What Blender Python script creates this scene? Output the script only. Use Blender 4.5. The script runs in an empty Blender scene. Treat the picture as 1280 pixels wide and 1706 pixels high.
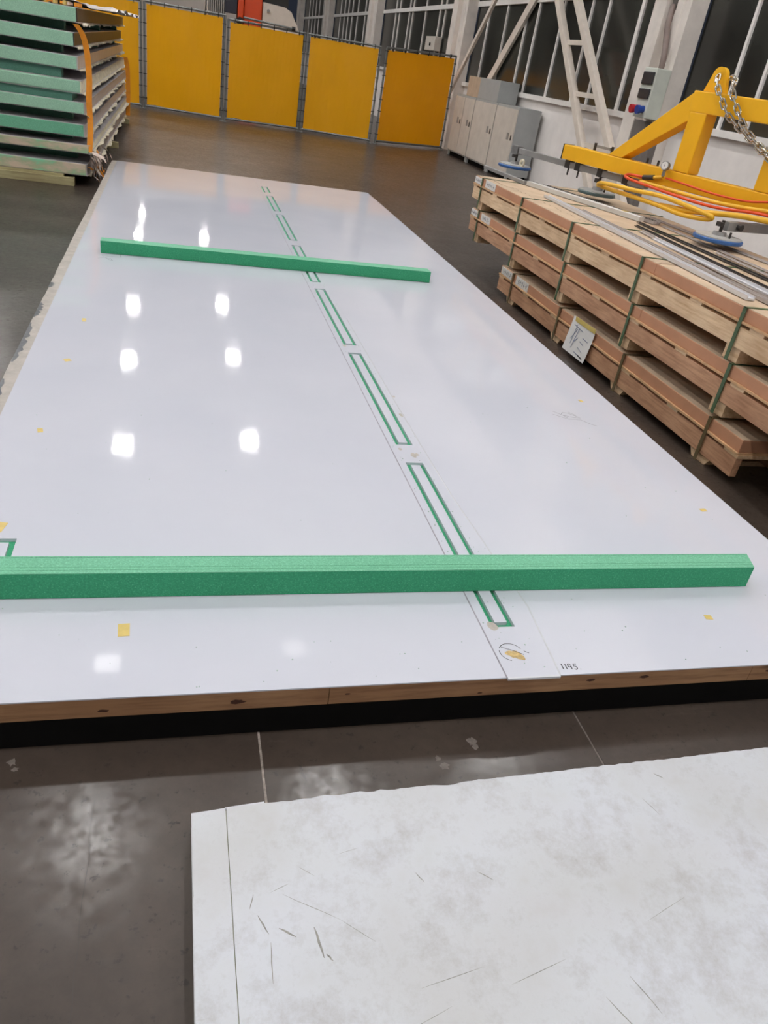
import bpy, bmesh, math, random
from mathutils import Vector, Matrix

random.seed(7)
S = bpy.context.scene
COL = S.collection

# ------------------------------------------------------------------ camera
F_PX = 1265.75
EYE = 1.55
RIGHT = Vector((0.9631464, -0.2230252, 0.1503621))
DOWN = Vector((0.0117968, -0.5234505, -0.8519744))
FWD = Vector((0.2687189, 0.8223499, -0.5015285))
cam_data = bpy.data.cameras.new('camera')
cam = bpy.data.objects.new('camera', cam_data)
COL.objects.link(cam)
rot = Matrix((RIGHT, -DOWN, -FWD)).transposed()
cam.matrix_world = Matrix.Translation((0, 0, EYE)) @ rot.to_4x4()
cam_data.sensor_fit = 'HORIZONTAL'
cam_data.sensor_width = 36.0
cam_data.lens = 36.0 * F_PX / 1280.0
cam_data.clip_start = 0.05
cam_data.clip_end = 200
S.camera = cam

# ------------------------------------------------------------------ world, exposure
world = bpy.data.worlds.new('night')
S.world = world
world.use_nodes = True
world.node_tree.nodes['Background'].inputs[0].default_value = (0.012, 0.014, 0.02, 1)
world.node_tree.nodes['Background'].inputs[1].default_value = 1.0
S.view_settings.view_transform = 'Standard'
S.view_settings.look = 'None'
S.view_settings.exposure = 0.55
S.view_settings.gamma = 1.0
S.view_settings.use_curve_mapping = False
LAMP_POWER = 130.0          # radiance of a lamp diffuser
LAMP_Z = 8.0


# ------------------------------------------------------------------ materials
def srgb(r, g, b):
    def f(c):
        c /= 255.0
        return c / 12.92 if c <= 0.04045 else ((c + 0.055) / 1.055) ** 2.4
    return (f(r), f(g), f(b), 1.0)


def new_mat(name):
    m = bpy.data.materials.new(name)
    m.use_nodes = True
    nt = m.node_tree
    return m, nt, nt.nodes['Principled BSDF']


def noise_node(nt, scale, detail=4.0, rough=0.55, stretch=(1, 1, 1), coord='Object', rotz=0.0):
    tc = nt.nodes.new('ShaderNodeTexCoord')
    mp = nt.nodes.new('ShaderNodeMapping')
    mp.inputs['Scale'].default_value = stretch
    mp.inputs['Rotation'].default_value = (0, 0, rotz)
    n = nt.nodes.new('ShaderNodeTexNoise')
    n.inputs['Scale'].default_value = scale
    n.inputs['Detail'].default_value = detail
    n.inputs['Roughness'].default_value = rough
    nt.links.new(tc.outputs[coord], mp.inputs['Vector'])
    nt.links.new(mp.outputs['Vector'], n.inputs['Vector'])
    return n


def ramp_node(nt, src, stops):
    r = nt.nodes.new('ShaderNodeValToRGB')
    el = r.color_ramp.elements
    while len(el) < len(stops):
        el.new(0.5)
    for e, (p, c) in zip(el, stops):
        e.position = p
        e.color = c if len(c) == 4 else (*c, 1)
    nt.links.new(src, r.inputs['Fac'])
    return r


def mix_node(nt, fac, a, b, mode='MIX'):
    x = nt.nodes.new('ShaderNodeMix')
    x.data_type = 'RGBA'
    x.blend_type = mode
    if isinstance(fac, (int, float)):
        x.inputs[0].default_value = fac
    else:
        nt.links.new(fac, x.inputs[0])
    for v, i in ((a, 6), (b, 7)):
        if isinstance(v, tuple):
            x.inputs[i].default_value = v
        else:
            nt.links.new(v, x.inputs[i])
    return x


def bump_node(nt, bsdf, src, strength, dist):
    b = nt.nodes.new('ShaderNodeBump')
    b.inputs['Strength'].default_value = strength
    b.inputs['Distance'].default_value = dist
    nt.links.new(src, b.inputs['Height'])
    nt.links.new(b.outputs['Normal'], bsdf.inputs['Normal'])


def scale_col(c, k):
    return (min(c[0] * k, 1), min(c[1] * k, 1), min(c[2] * k, 1), 1)


def simple(name, col, rough=0.5, metal=0.0, var=0.12, scale=8.0, bump=0.0, bscale=60.0, spec=0.5, stretch=(1, 1, 1)):
    """plain surface with a little tonal variation and fine relief"""
    m, nt, b = new_mat(name)
    n = noise_node(nt, scale, 5, 0.6, stretch)
    r = ramp_node(nt, n.outputs['Fac'], [(0.3, scale_col(col, 1 - var)), (0.7, scale_col(col, 1 + var))])
    nt.links.new(r.outputs['Color'], b.inputs['Base Color'])
    b.inputs['Roughness'].default_value = rough
    b.inputs['Metallic'].default_value = metal
    b.inputs['Specular IOR Level'].default_value = spec
    if bump:
        n2 = noise_node(nt, bscale, 4, 0.6)
        bump_node(nt, b, n2.outputs['Fac'], bump, 0.002)
    return m


def wood(name, light, dark, stretch, rough=0.65, knots=True):
    m, nt, b = new_mat(name)
    n = noise_node(nt, 9, 6, 0.62, stretch)
    r = ramp_node(nt, n.outputs['Fac'], [(0.25, dark), (0.55, light), (0.8, scale_col(light, 1.15))])
    n2 = noise_node(nt, 3.0, 3, 0.5)
    r2 = ramp_node(nt, n2.outputs['Fac'], [(0.35, (0.78, 0.72, 0.68, 1)), (0.65, (1, 1, 1, 1))])
    mx = mix_node(nt, 1.0, r.outputs['Color'], r2.outputs['Color'], 'MULTIPLY')
    out = mx.outputs[2]
    if knots:
        v = nt.nodes.new('ShaderNodeTexVoronoi')
        v.inputs['Scale'].default_value = 2.6
        tc = nt.nodes.new('ShaderNodeTexCoord')
        mp = nt.nodes.new('ShaderNodeMapping')
        mp.inputs['Scale'].default_value = tuple(max(0.55 * s / max(stretch), 0.8) if s < max(stretch) else 1.6 for s in stretch)
        nt.links.new(tc.outputs['Object'], mp.inputs['Vector'])
        nt.links.new(mp.outputs['Vector'], v.inputs['Vector'])
        k = ramp_node(nt, v.outputs['Distance'], [(0.0, (1, 1, 1, 1)), (0.075, (0, 0, 0, 1))])
        m2 = mix_node(nt, k.outputs['Color'], out, scale_col(dark, 0.45))
        out = m2.outputs[2]
    nt.links.new(out, b.inputs['Base Color'])
    b.inputs['Roughness'].default_value = rough
    bump_node(nt, b, n.outputs['Fac'], 0.35, 0.002)
    return m


def foam(name, col, speck):
    m, nt, b = new_mat(name)
    n = noise_node(nt, 220, 3, 0.7)
    r = ramp_node(nt, n.outputs['Fac'], [(0.38, scale_col(col, 0.78)), (0.6, col), (0.72, speck)])
    n2 = noise_node(nt, 3, 3, 0.5)
    r2 = ramp_node(nt, n2.outputs['Fac'], [(0.3, (0.86, 0.9, 0.88, 1)), (0.7, (1, 1, 1, 1))])
    mx = mix_node(nt, 1.0, r.outputs['Color'], r2.outputs['Color'], 'MULTIPLY')
    nt.links.new(mx.outputs[2], b.inputs['Base Color'])
    b.inputs['Roughness'].default_value = 0.75
    b.inputs['Specular IOR Level'].default_value = 0.3
    bump_node(nt, b, n.outputs['Fac'], 0.5, 0.0015)
    return m


def mat_floor():
    m, nt, b = new_mat('polished_concrete')
    n = noise_node(nt, 1.1, 8, 0.62)
    r = ramp_node(nt, n.outputs['Fac'], [(0.3, srgb(52, 43, 37)), (0.5, srgb(64, 54, 47)), (0.72, srgb(78, 67, 59))])
    n2 = noise_node(nt, 26, 6, 0.7)
    r2 = ramp_node(nt, n2.outputs['Fac'], [(0.3, (0.8, 0.8, 0.8, 1)), (0.6, (1, 1, 1, 1))])
    mx = mix_node(nt, 1.0, r.outputs['Color'], r2.outputs['Color'], 'MULTIPLY')
    # small dark pits and oily specks
    n3 = noise_node(nt, 34, 5, 0.7)
    r3 = ramp_node(nt, n3.outputs['Fac'], [(0.6, (0, 0, 0, 1)), (0.66, (1, 1, 1, 1))])
    mx2 = mix_node(nt, r3.outputs['Color'], mx.outputs[2], srgb(50, 43, 38))
    # pale rubbed streaks
    n5 = noise_node(nt, 4, 9, 0.8, (0.5, 2.4, 1), rotz=0.15)
    r5 = ramp_node(nt, n5.outputs['Fac'], [(0.6, (0, 0, 0, 1)), (0.8, (0.45, 0.45, 0.45, 1))])
    mx3 = mix_node(nt, r5.outputs['Color'], mx2.outputs[2], srgb(118, 107, 98))
    nt.links.new(mx3.outputs[2], b.inputs['Base Color'])
    n4 = noise_node(nt, 3.0, 10, 0.75)
    r4 = ramp_node(nt, n4.outputs['Fac'], [(0.3, (0.36,) * 3 + (1,)), (0.7, (0.46,) * 3 + (1,))])
    rr = mix_node(nt, r3.outputs['Color'], r4.outputs['Color'], (0.55, 0.55, 0.55, 1))
    nt.links.new(rr.outputs[2], b.inputs['Roughness'])
    b.inputs['Specular IOR Level'].default_value = 0.45
    n7 = noise_node(nt, 22, 10, 0.85)
    r7 = ramp_node(nt, n7.outputs['Fac'], [(0.42, (0.05,) * 3 + (1,)), (0.58, (0.62,) * 3 + (1,))])
    nt.links.new(r7.outputs['Color'], b.inputs['Coat Weight'])
    n8 = noise_node(nt, 38, 8, 0.8)
    r8 = ramp_node(nt, n8.outputs['Fac'], [(0.35, (0.16,) * 3 + (1,)), (0.65, (0.25,) * 3 + (1,))])
    nt.links.new(r8.outputs['Color'], b.inputs['Coat Roughness'])
    n6 = noise_node(nt, 45, 6, 0.75)
    r6 = ramp_node(nt, n6.outputs['Fac'], [(0.35, (0.0,) * 3 + (1,)), (0.65, (0.10,) * 3 + (1,))])
    ra = mix_node(nt, 1.0, rr.outputs[2], r6.outputs['Color'], 'ADD')
    nt.links.new(ra.outputs[2], b.inputs['Roughness'])
    return m


def mat_skin():
    m, nt, b = new_mat('glossy_white_laminate')
    n = noise_node(nt, 1.6, 4, 0.5)
    r = ramp_node(nt, n.outputs['Fac'], [(0.3, srgb(200, 203, 214)), (0.7, srgb(206, 208, 218))])
    nt.links.new(r.outputs['Color'], b.inputs['Base Color'])
    n2 = noise_node(nt, 14, 6, 0.7)
    r2 = ramp_node(nt, n2.outputs['Fac'], [(0.45, (0.035,) * 3 + (1,)), (0.8, (0.07,) * 3 + (1,))])
    nt.links.new(r2.outputs['Color'], b.inputs['Roughness'])
    n3 = noise_node(nt, 2.5, 2, 0.4)
    bump_node(nt, b, n3.outputs['Fac'], 0.02, 0.003)
    return m


def mat_scuffed():
    m, nt, b = new_mat('scuffed_white_laminate')
    n = noise_node(nt, 3.5, 8, 0.65)
    r = ramp_node(nt, n.outputs['Fac'], [(0.28, srgb(184, 184, 184)), (0.5, srgb(196, 199, 204)), (0.72, srgb(203, 207, 217))])
    n2 = noise_node(nt, 7, 9, 0.8, (1, 1, 1))
    r2 = ramp_node(nt, n2.outputs['Fac'], [(0.48, (0, 0, 0, 1)), (0.74, (0.66,) * 3 + (1,))])
    mx = mix_node(nt, r2.outputs['Color'], r.outputs['Color'], srgb(146, 140, 130))
    n3 = noise_node(nt, 16, 5, 0.7, (9, 0.6, 1), rotz=0.5)
    r3 = ramp_node(nt, n3.outputs['Fac'], [(0.71, (0, 0, 0, 1)), (0.76, (0.55,) * 3 + (1,))])
    mx2 = mix_node(nt, r3.outputs['Color'], mx.outputs[2], srgb(130, 128, 122))
    n4 = noise_node(nt, 11, 5, 0.7, (0.7, 8, 1), rotz=-0.3)
    r4 = ramp_node(nt, n4.outputs['Fac'], [(0.72, (0, 0, 0, 1)), (0.78, (0.5,) * 3 + (1,))])
    mx3 = mix_node(nt, r4.outputs['Color'], mx2.outputs[2], srgb(140, 136, 130))
    nt.links.new(mx3.outputs[2], b.inputs['Base Color'])
    b.inputs['Roughness'].default_value = 0.42
    bump_node(nt, b, n2.outputs['Fac'], 0.1, 0.002)
    return m


def mat_pvc(name, col):
    m, nt, b = new_mat(name)
    n = noise_node(nt, 1.3, 4, 0.6)
    r = ramp_node(nt, n.outputs['Fac'], [(0.3, scale_col(col, 0.94)), (0.7, col)])
    nt.links.new(r.outputs['Color'], b.inputs['Base Color'])
    b.inputs['Roughness'].default_value = 0.4
    tr = nt.nodes.new('ShaderNodeBsdfTranslucent')
    nt.links.new(r.outputs['Color'], tr.inputs['Color'])
    mx = nt.nodes.new('ShaderNodeMixShader')
    mx.inputs[0].default_value = 0.3
    nt.links.new(b.outputs[0], mx.inputs[1])
    nt.links.new(tr.outputs[0], mx.inputs[2])
    nt.links.new(mx.outputs[0], nt.nodes['Material Output'].inputs['Surface'])
    n2 = noise_node(nt, 4, 3, 0.5)
    bump_node(nt, b, n2.outputs['Fac'], 0.1, 0.004)
    return m


def mat_emit(name, strength):
    m, nt, b = new_mat(name)
    b.inputs['Base Color'].default_value = (0.8, 0.8, 0.8, 1)
    b.inputs['Emission Color'].default_value = (1.0, 0.98, 0.965, 1)
    b.inputs['Emission Strength'].default_value = strength
    return m


MAT = {}
MAT['floor'] = mat_floor()
MAT['dust'] = simple('dusty_joint', srgb(150, 140, 132), 0.9, var=0.45, scale=60)
MAT['dust_dark'] = simple('grey_joint', srgb(112, 104, 98), 0.9, var=0.2, scale=60)
MAT['knot'] = simple('wood_knot', srgb(66, 36, 24), 0.7, var=0.4, scale=80)
MAT['coat'] = simple('dark_grey_coat', srgb(112, 106, 102), 0.7, var=0.15)
MAT['seam'] = simple('grey_seam', srgb(146, 142, 152), 0.6, var=0.2, scale=20)
MAT['ink_brown'] = simple('dark_torn_card', srgb(92, 66, 48), 0.8, var=0.2)
MAT['crack'] = simple('hairline_crack', srgb(56, 48, 43), 0.5, var=0.1)
MAT['joint'] = simple('dark_joint_filler', srgb(48, 42, 38), 0.8)
MAT['skin'] = mat_skin()
MAT['scuff'] = mat_scuffed()
MAT['strip_skin'] = simple('white_joint_strip', srgb(206, 208, 214), 0.16, var=0.03)
MAT['grey_edge'] = simple('grey_glue_margin', srgb(170, 163, 155), 0.5, var=0.16, scale=14, bump=0.3)
MAT['glue'] = simple('dark_peeled_glue', srgb(84, 86, 92), 0.35, var=0.3, scale=40, bump=0.6)
MAT['edge_wood'] = wood('edge_timber', srgb(166, 128, 94), srgb(122, 86, 60), (0.5, 6, 6))
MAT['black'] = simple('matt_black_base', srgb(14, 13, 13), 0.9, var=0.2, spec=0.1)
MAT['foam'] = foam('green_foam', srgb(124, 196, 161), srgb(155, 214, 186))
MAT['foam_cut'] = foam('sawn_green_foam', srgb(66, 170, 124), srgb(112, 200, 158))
MAT['foam_pale'] = foam('pale_green_foam', srgb(170, 216, 188), srgb(200, 232, 210))
MAT['foam_teal'] = foam('teal_foam', srgb(98, 150, 132), srgb(120, 170, 150))
MAT['foam_dirty'] = foam('stained_foam', srgb(176, 176, 150), srgb(150, 200, 160))
_m, _nt, _b = new_mat('patchy_tan_foam')
_n = noise_node(_nt, 3.2, 5, 0.6, (1.0, 1.0, 2.5))
_r = ramp_node(_nt, _n.outputs['Fac'], [(0.40, srgb(212, 194, 172)), (0.5, srgb(176, 186, 150)), (0.6, srgb(142, 208, 168))])
_nt.links.new(_r.outputs['Color'], _b.inputs['Base Color'])
_b.inputs['Roughness'].default_value = 0.7
MAT['foam_patchy'] = _m
MAT['tape'] = simple('yellow_tape', srgb(208, 184, 106), 0.5, var=0.1, scale=30)
MAT['stain'] = simple('tan_glue_stain', srgb(190, 164, 110), 0.5, var=0.3, scale=70)
MAT['ink'] = simple('marker_ink', srgb(38, 38, 46), 0.6, var=0.2)
MAT['ink_grey'] = simple('faint_pencil', srgb(120, 122, 130), 0.6, var=0.2)
MAT['scuff_mark'] = simple('rubber_scuff', srgb(136, 135, 130), 0.7, var=0.4, scale=50)
MAT['pine'] = wood('pale_pine', srgb(232, 202, 164), srgb(200, 158, 116), (6, 0.5, 6))
MAT['pine_red'] = wood('reddish_pine', srgb(206, 160, 126), srgb(164, 118, 88), (6, 0.5, 6))
MAT['deck'] = simple('thin_plywood_edge', srgb(206, 164, 122), 0.7, var=0.2, scale=20, bump=0.3)
MAT['card'] = simple('brown_cardboard', srgb(190, 138, 106), 0.8, var=0.08, scale=6, bump=0.1)
MAT['card_top'] = simple('tan_cardboard', srgb(196, 173, 146), 0.8, var=0.14, scale=4, bump=0.1)
MAT['strap_green'] = simple('green_plastic_strap', srgb(70, 92, 62), 0.4, var=0.15)
MAT['strap_brown'] = simple('olive_plastic_strap', srgb(100, 86, 58), 0.4, var=0.2)
MAT['paper'] = simple('white_paper', srgb(226, 224, 222), 0.8, var=0.05)
MAT['paper_grey'] = simple('label_paper', srgb(218, 214, 208), 0.7, var=0.12, scale=50)
MAT['pen_blue'] = simple('blue_pen', srgb(130, 140, 168), 0.7)
MAT['alu'] = simple('aluminium', srgb(222, 222, 226), 0.35, 0.35, var=0.08, stretch=(8, 0.4, 8))
MAT['alu_dull'] = simple('dull_aluminium', srgb(186, 178, 174), 0.45, 0.3, var=0.15, stretch=(8, 0.4, 8))
MAT['alu_white'] = simple('white_coated_profile', srgb(206, 204, 200), 0.4, 0.1, var=0.06)
MAT['dark_metal'] = simple('dark_steel', srgb(70, 66, 64), 0.45, 0.5, var=0.2)
MAT['steel'] = simple('zinc_steel', srgb(150, 150, 150), 0.4, 0.7, var=0.15, scale=20)
MAT['steel_grey'] = simple('grey_painted_steel', srgb(150, 148, 146), 0.45, 0.2, var=0.1)
MAT['chrome'] = simple('bright_chain_steel', srgb(196, 190, 180), 0.22, 1.0, var=0.1)
MAT['yellow_paint'] = simple('yellow_enamel', srgb(250, 188, 26), 0.38, var=0.05, scale=5, bump=0.05)
MAT['hose_yellow'] = simple('yellow_hose', srgb(240, 186, 44), 0.4, var=0.08)
MAT['hose_red'] = simple('red_hose', srgb(232, 84, 36), 0.4, var=0.05)
MAT['rubber_blue'] = simple('blue_rubber', srgb(52, 98, 160), 0.5, var=0.15)
MAT['pad_grey'] = simple('grey_pad_plate', srgb(196, 198, 196), 0.4, 0.3, var=0.1)
MAT['pad_rim'] = simple('dark_green_rubber', srgb(84, 104, 104), 0.5, var=0.15)
MAT['pvc'] = mat_pvc('yellow_pvc_sheet', srgb(255, 183, 5))
MAT['pvc_orange'] = mat_pvc('orange_pvc_sheet', srgb(255, 172, 4))
MAT['galv'] = simple('galvanised_tube', srgb(128, 130, 128), 0.45, 0.5, var=0.15, scale=12)
MAT['tie'] = simple('black_cable_tie', srgb(26, 26, 26), 0.5)
MAT['wall'] = simple('white_wall_paint', srgb(244, 238, 234), 0.75, var=0.06, scale=2.5, bump=0.1, bscale=30)
MAT['wall_far'] = simple('grey_wall_paint', srgb(150, 146, 142), 0.8, var=0.08, scale=1.0)
MAT['ceiling'] = simple('roof_sheet', srgb(150, 150, 152), 0.7, var=0.06, scale=0.6)
MAT['concrete'] = simple('column_concrete', srgb(224, 216, 208), 0.8, var=0.12, scale=3, bump=0.3, bscale=25)
MAT['win_frame'] = simple('white_window_frame', srgb(236, 232, 228), 0.5, var=0.05)
MAT['brace'] = simple('cream_painted_brace', srgb(222, 211, 199), 0.55, var=0.08)
MAT['cab'] = simple('beige_locker_paint', srgb(208, 200, 190), 0.55, var=0.08, scale=4)
MAT['cab_side'] = simple('grey_locker_paint', srgb(166, 168, 167), 0.55, var=0.05)
MAT['tan_board'] = simple('tan_board', srgb(188, 166, 142), 0.7, var=0.12)
MAT['box_green'] = simple('pale_grey_green_box', srgb(206, 210, 200), 0.5, var=0.05)
MAT['dark_plastic'] = simple('dark_smoked_plastic', srgb(52, 52, 56), 0.3, var=0.2)
MAT['red_plastic'] = simple('red_plastic', srgb(190, 34, 48), 0.4, var=0.1)
MAT['blue_plastic'] = simple('blue_plastic', srgb(30, 66, 150), 0.4, var=0.1)
MAT['conduit'] = simple('grey_brown_conduit', srgb(128, 112, 106), 0.5, var=0.1)
MAT['orange_paint'] = simple('orange_red_enamel', srgb(206, 70, 24), 0.4, var=0.06)
MAT['machine_white'] = simple('off_white_housing', srgb(208, 200, 190), 0.5, var=0.05)
MAT['machine_grey'] = simple('grey_machine_panel', srgb(158, 154, 150), 0.5, var=0.1, scale=3)
MAT['navy'] = simple('dark_navy_panel', srgb(36, 38, 52), 0.4, var=0.1)
MAT['webbing'] = simple('orange_webbing', srgb(232, 146, 34), 0.7, var=0.12, scale=12, bump=0.3)
MAT['film'] = simple('crumpled_film', srgb(212, 194, 184), 0.35, var=0.2, scale=20)
MAT['metal_skin'] = simple('grey_coated_skin', srgb(196, 192, 194), 0.35, 0.3, var=0.1)
MAT['ragged'] = simple('ragged_fibre_edge', srgb(222, 214, 190), 0.7, var=0.3, scale=30, bump=0.8)
MAT['timber_pale'] = wood('weathered_timber', srgb(178, 170, 128), srgb(142, 130, 92), (0.5, 6, 6), knots=False)
MAT['lamp_on'] = mat_emit('lamp_diffuser', LAMP_POWER)
MAT['lamp_dim'] = mat_emit('lamp_diffuser_dim', LAMP_POWER * 0.024)
MAT['lamp_dimmer'] = mat_emit('lamp_diffuser_dimmer', LAMP_POWER * 0.012)
MAT['lamp_body'] = simple('lamp_housing', srgb(120, 122, 126), 0.4, 0.6)
MAT['crumb'] = simple('foam_dust', srgb(160, 182, 172), 0.8, var=0.4, scale=60)


def mat_glass():
    m, nt, b = new_mat('dark_window_glass')
    n = noise_node(nt, 0.7, 3, 0.5)
    r = ramp_node(nt, n.outputs['Fac'], [(0.35, (0.014, 0.014, 0.012, 1)), (0.7, (0.055, 0.057, 0.047, 1))])
    nt.links.new(r.outputs['Color'], b.inputs['Base Color'])
    b.inputs['Roughness'].default_value = 0.22
    return m


MAT['glass'] = mat_glass()


# ------------------------------------------------------------------ mesh helpers
class MB:
    def __init__(self):
        self.v, self.f = [], []

    def add(self, vs, fs):
        o = len(self.v)
        self.v += [Vector(p) for p in vs]
        self.f += [tuple(i + o for i in q) for q in fs]
        return self

    def box(self, x0, x1, y0, y1, z0, z1):
        return self.add([(x0, y0, z0), (x1, y0, z0), (x1, y1, z0), (x0, y1, z0),
                         (x0, y0, z1), (x1, y0, z1), (x1, y1, z1), (x0, y1, z1)],
                        [(0, 3, 2, 1), (4, 5, 6, 7), (0, 1, 5, 4), (1, 2, 6, 5), (2, 3, 7, 6), (3, 0, 4, 7)])

    def obox(self, p0, p1, w, h, up=(0, 0, 1)):
        """square bar from p0 to p1, w across, h along up"""
        p0, p1, up = Vector(p0), Vector(p1), Vector(up)
        d = (p1 - p0).normalized()
        s = d.cross(up).normalized()
        t = s.cross(d).normalized()
        vs = []
        for p in (p0, p1):
            for a, b in ((-1, -1), (1, -1), (1, 1), (-1, 1)):
                vs.append(p + s * a * w / 2 + t * b * h / 2)
        return self.add(vs, [(3, 2, 1, 0), (4, 5, 6, 7), (0, 1, 5, 4), (1, 2, 6, 5), (2, 3, 7, 6), (3, 0, 4, 7)])

    def tube(self, pts, r, n=10, closed=False, caps=True):
        pts = [Vector(p) for p in pts]
        N = len(pts)
        rings = []
        prev = None
        for i, p in enumerate(pts):
            if closed:
                d = pts[(i + 1) % N] - pts[i - 1]
            else:
                d = pts[min(i + 1, N - 1)] - pts[max(i - 1, 0)]
            d.normalize()
            if prev is None:
                a = Vector((0, 0, 1)) if abs(d.z) < 0.9 else Vector((1, 0, 0))
                s = d.cross(a).normalized()
            else:
                s = (prev - d * prev.dot(d)).normalized()
            prev = s
            t = d.cross(s)
            rr = r[i] if isinstance(r, (list, tuple)) else r
            rings.append([p + (s * math.cos(2 * math.pi * k / n) + t * math.sin(2 * math.pi * k / n)) * rr for k in range(n)])
        vs = [q for ring in rings for q in ring]
        fs = []
        m = N if closed else N - 1
        for i in range(m):
            for k in range(n):
                a, b = i * n + k, i * n + (k + 1) % n
                c, d2 = ((i + 1) % N) * n + (k + 1) % n, ((i + 1) % N) * n + k
                fs.append((a, b, c, d2))
        if caps and not closed:
            fs.append(tuple(range(n - 1, -1, -1)))
            fs.append(tuple((N - 1) * n + k for k in range(n)))
        return self.add(vs, fs)

    def lathe(self, c, prof, n=28):
        """profile of (r, z) turned about the vertical through c"""
        vs, fs = [], []
        for r, z in prof:
            for k in range(n):
                a = 2 * math.pi * k / n
                vs.append((c[0] + r * math.cos(a), c[1] + r * math.sin(a), c[2] + z))
        for i in range(len(prof) - 1):
            for k in range(n):
                fs.append((i * n + k, i * n + (k + 1) % n, (i + 1) * n + (k + 1) % n, (i + 1) * n + k))
        fs.append(tuple(range(n - 1, -1, -1)))
        fs.append(tuple((len(prof) - 1) * n + k for k in range(n)))
        return self.add(vs, fs)

    def prism(self, poly, axis, a, b):
        """2D polygon extruded along axis ('x','y','z') from a to b; poly holds the two other coordinates in order"""
        def P(q, t):
            return {'x': (t, q[0], q[1]), 'y': (q[0], t, q[1]), 'z': (q[0], q[1], t)}[axis]
        n = len(poly)
        vs = [P(q, a) for q in poly] + [P(q, b) for q in poly]
        fs = [tuple(range(n)), tuple(range(2 * n - 1, n - 1, -1))]
        fs += [(i, i + n, (i + 1) % n + n, (i + 1) % n) for i in range(n)]
        return self.add(vs, fs)

    def ribbon(self, pts, w, z, taper=False):
        """flat stroke in a horizontal plane"""
        pts = [Vector((p[0], p[1], z)) for p in pts]
        vs = []
        for i, p in enumerate(pts):
            d = (pts[min(i + 1, len(pts) - 1)] - pts[max(i - 1, 0)])
            d.normalize()
            k = (0.25 + 0.75 * math.sin(math.pi * i / (len(pts) - 1))) if taper else 1.0
            s = Vector((-d.y, d.x, 0)) * w * k / 2
            vs += [p + s, p - s]
        return self.add(vs, [(2 * i, 2 * i + 1, 2 * i + 3, 2 * i + 2) for i in range(len(pts) - 1)])

    def build(self, name, mat, parent=None, bevel=0.0, smooth=False, kind=None):
        base = Vector((0, 0, 0))
        if parent is not None:
            q = parent
            while q is not None:
                base += q.location
                q = q.parent
        me = bpy.data.meshes.new(name)
        if parent is None:
            xs = [v.x for v in self.v]
            ys = [v.y for v in self.v]
            base = Vector(((min(xs) + max(xs)) / 2, (min(ys) + max(ys)) / 2, min(v.z for v in self.v)))
        me.from_pydata([v - base for v in self.v], [], self.f)
        bm = bmesh.new()
        bm.from_mesh(me)
        bmesh.ops.recalc_face_normals(bm, faces=bm.faces)
        if bevel:
            es = [e for e in bm.edges if len(e.link_faces) == 2 and e.calc_face_angle(0) > 0.6]
            bmesh.ops.bevel(bm, geom=es, offset=bevel, segments=2, affect='EDGES', profile=0.6)
        if smooth:
            for f in bm.faces:
                f.smooth = True
        bm.to_mesh(me)
        bm.free()
        me.materials.append(MAT[mat] if isinstance(mat, str) else mat)
        o = bpy.data.objects.new(name, me)
        COL.objects.link(o)
        if parent is not None:
            o.parent = parent
        else:
            o.location = base
        if kind:
            o['kind'] = kind
        return o


def thing(name, label, cat, loc, group=None):
    o = bpy.data.objects.new(name, None)
    o.empty_display_size = 0.1
    o.location = loc
    COL.objects.link(o)
    o['label'] = label
    o['category'] = cat
    if group:
        o['group'] = group
    return o


def tag(o, label, cat, group=None, kind=None):
    o['label'] = label
    o['category'] = cat
    if group:
        o['group'] = group
    if kind:
        o['kind'] = kind
    return o


def struct(o, label):
    o['kind'] = 'structure'
    o['label'] = label
    return o


def struct_empty(name, label, loc):
    o = bpy.data.objects.new(name, None)
    o.location = loc
    COL.objects.link(o)
    return struct(o, label)


# ------------------------------------------------------------------ the hall
HX0, HX1, HY0, HY1, HZ = -16.0, 6.6, -14.0, 62.0, 10.0
floor = struct(MB().box(HX0, HX1 + 0.2, HY0, HY1, -0.3, -0.012).build('floor', 'joint'), 'dark polished concrete floor with sawn joints')
JW = 0.003
MB().box(0.2222, 0.2298, HY0, 6.0, -0.011, -0.0012).build('joint_dust', 'dust', floor)
MB().box(1.1502, 1.1558, HY0, 6.0, -0.011, -0.0012).build('joint_dust', 'dust_dark', floor)
slab_edges = [HX0, 0.226, 1.153, HX1]
for a, b in zip(slab_edges[:-1], slab_edges[1:]):
    MB().box(a + JW, b - JW, HY0, 6.0, -0.012, 0.0).build('slab', 'floor', floor)
MB().box(HX0, HX1, 6.0, HY1, -0.012, 0.0).build('slab', 'floor', floor)

cr_pts = [(-0.165 + random.uniform(-.004, .004), 0.45 + 0.05 * k) for k in range(17)]
MB().ribbon(cr_pts, 0.0016, 0.0003).build('crack', 'crack', floor)
for sx, sy, sr in ((0.80, 1.335, 0.016), (0.805, 1.315, 0.010), (0.70, 1.262, 0.014), (0.69, 1.285, 0.010), (-0.36, 1.375, 0.012), (-0.35, 1.352, 0.008)):
    MB().add([(sx + sr * math.cos(a * math.pi / 7) * random.uniform(.5, 1.2), sy + 1.1 * sr * math.sin(a * math.pi / 7) * random.uniform(.5, 1.2), 0.0003) for a in range(14)], [tuple(range(14))]).build('dry_smear', 'dust_dark', floor)
ceil = struct(MB().box(HX0, HX1 + 0.2, HY0, HY1, HZ, HZ + 0.2).build('ceiling', 'ceiling'), 'grey sheet roof of the hall')
struct(MB().box(HX0 - 0.2, HX0, HY0, HY1, 0, HZ).build('wall_left', 'wall_far'), 'distant grey side wall of the hall')
struct(MB().box(HX0, HX1 + 0.2, HY1, HY1 + 0.2, 0, HZ).build('wall_back', 'wall_far'), 'far grey end wall of the hall')
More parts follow.
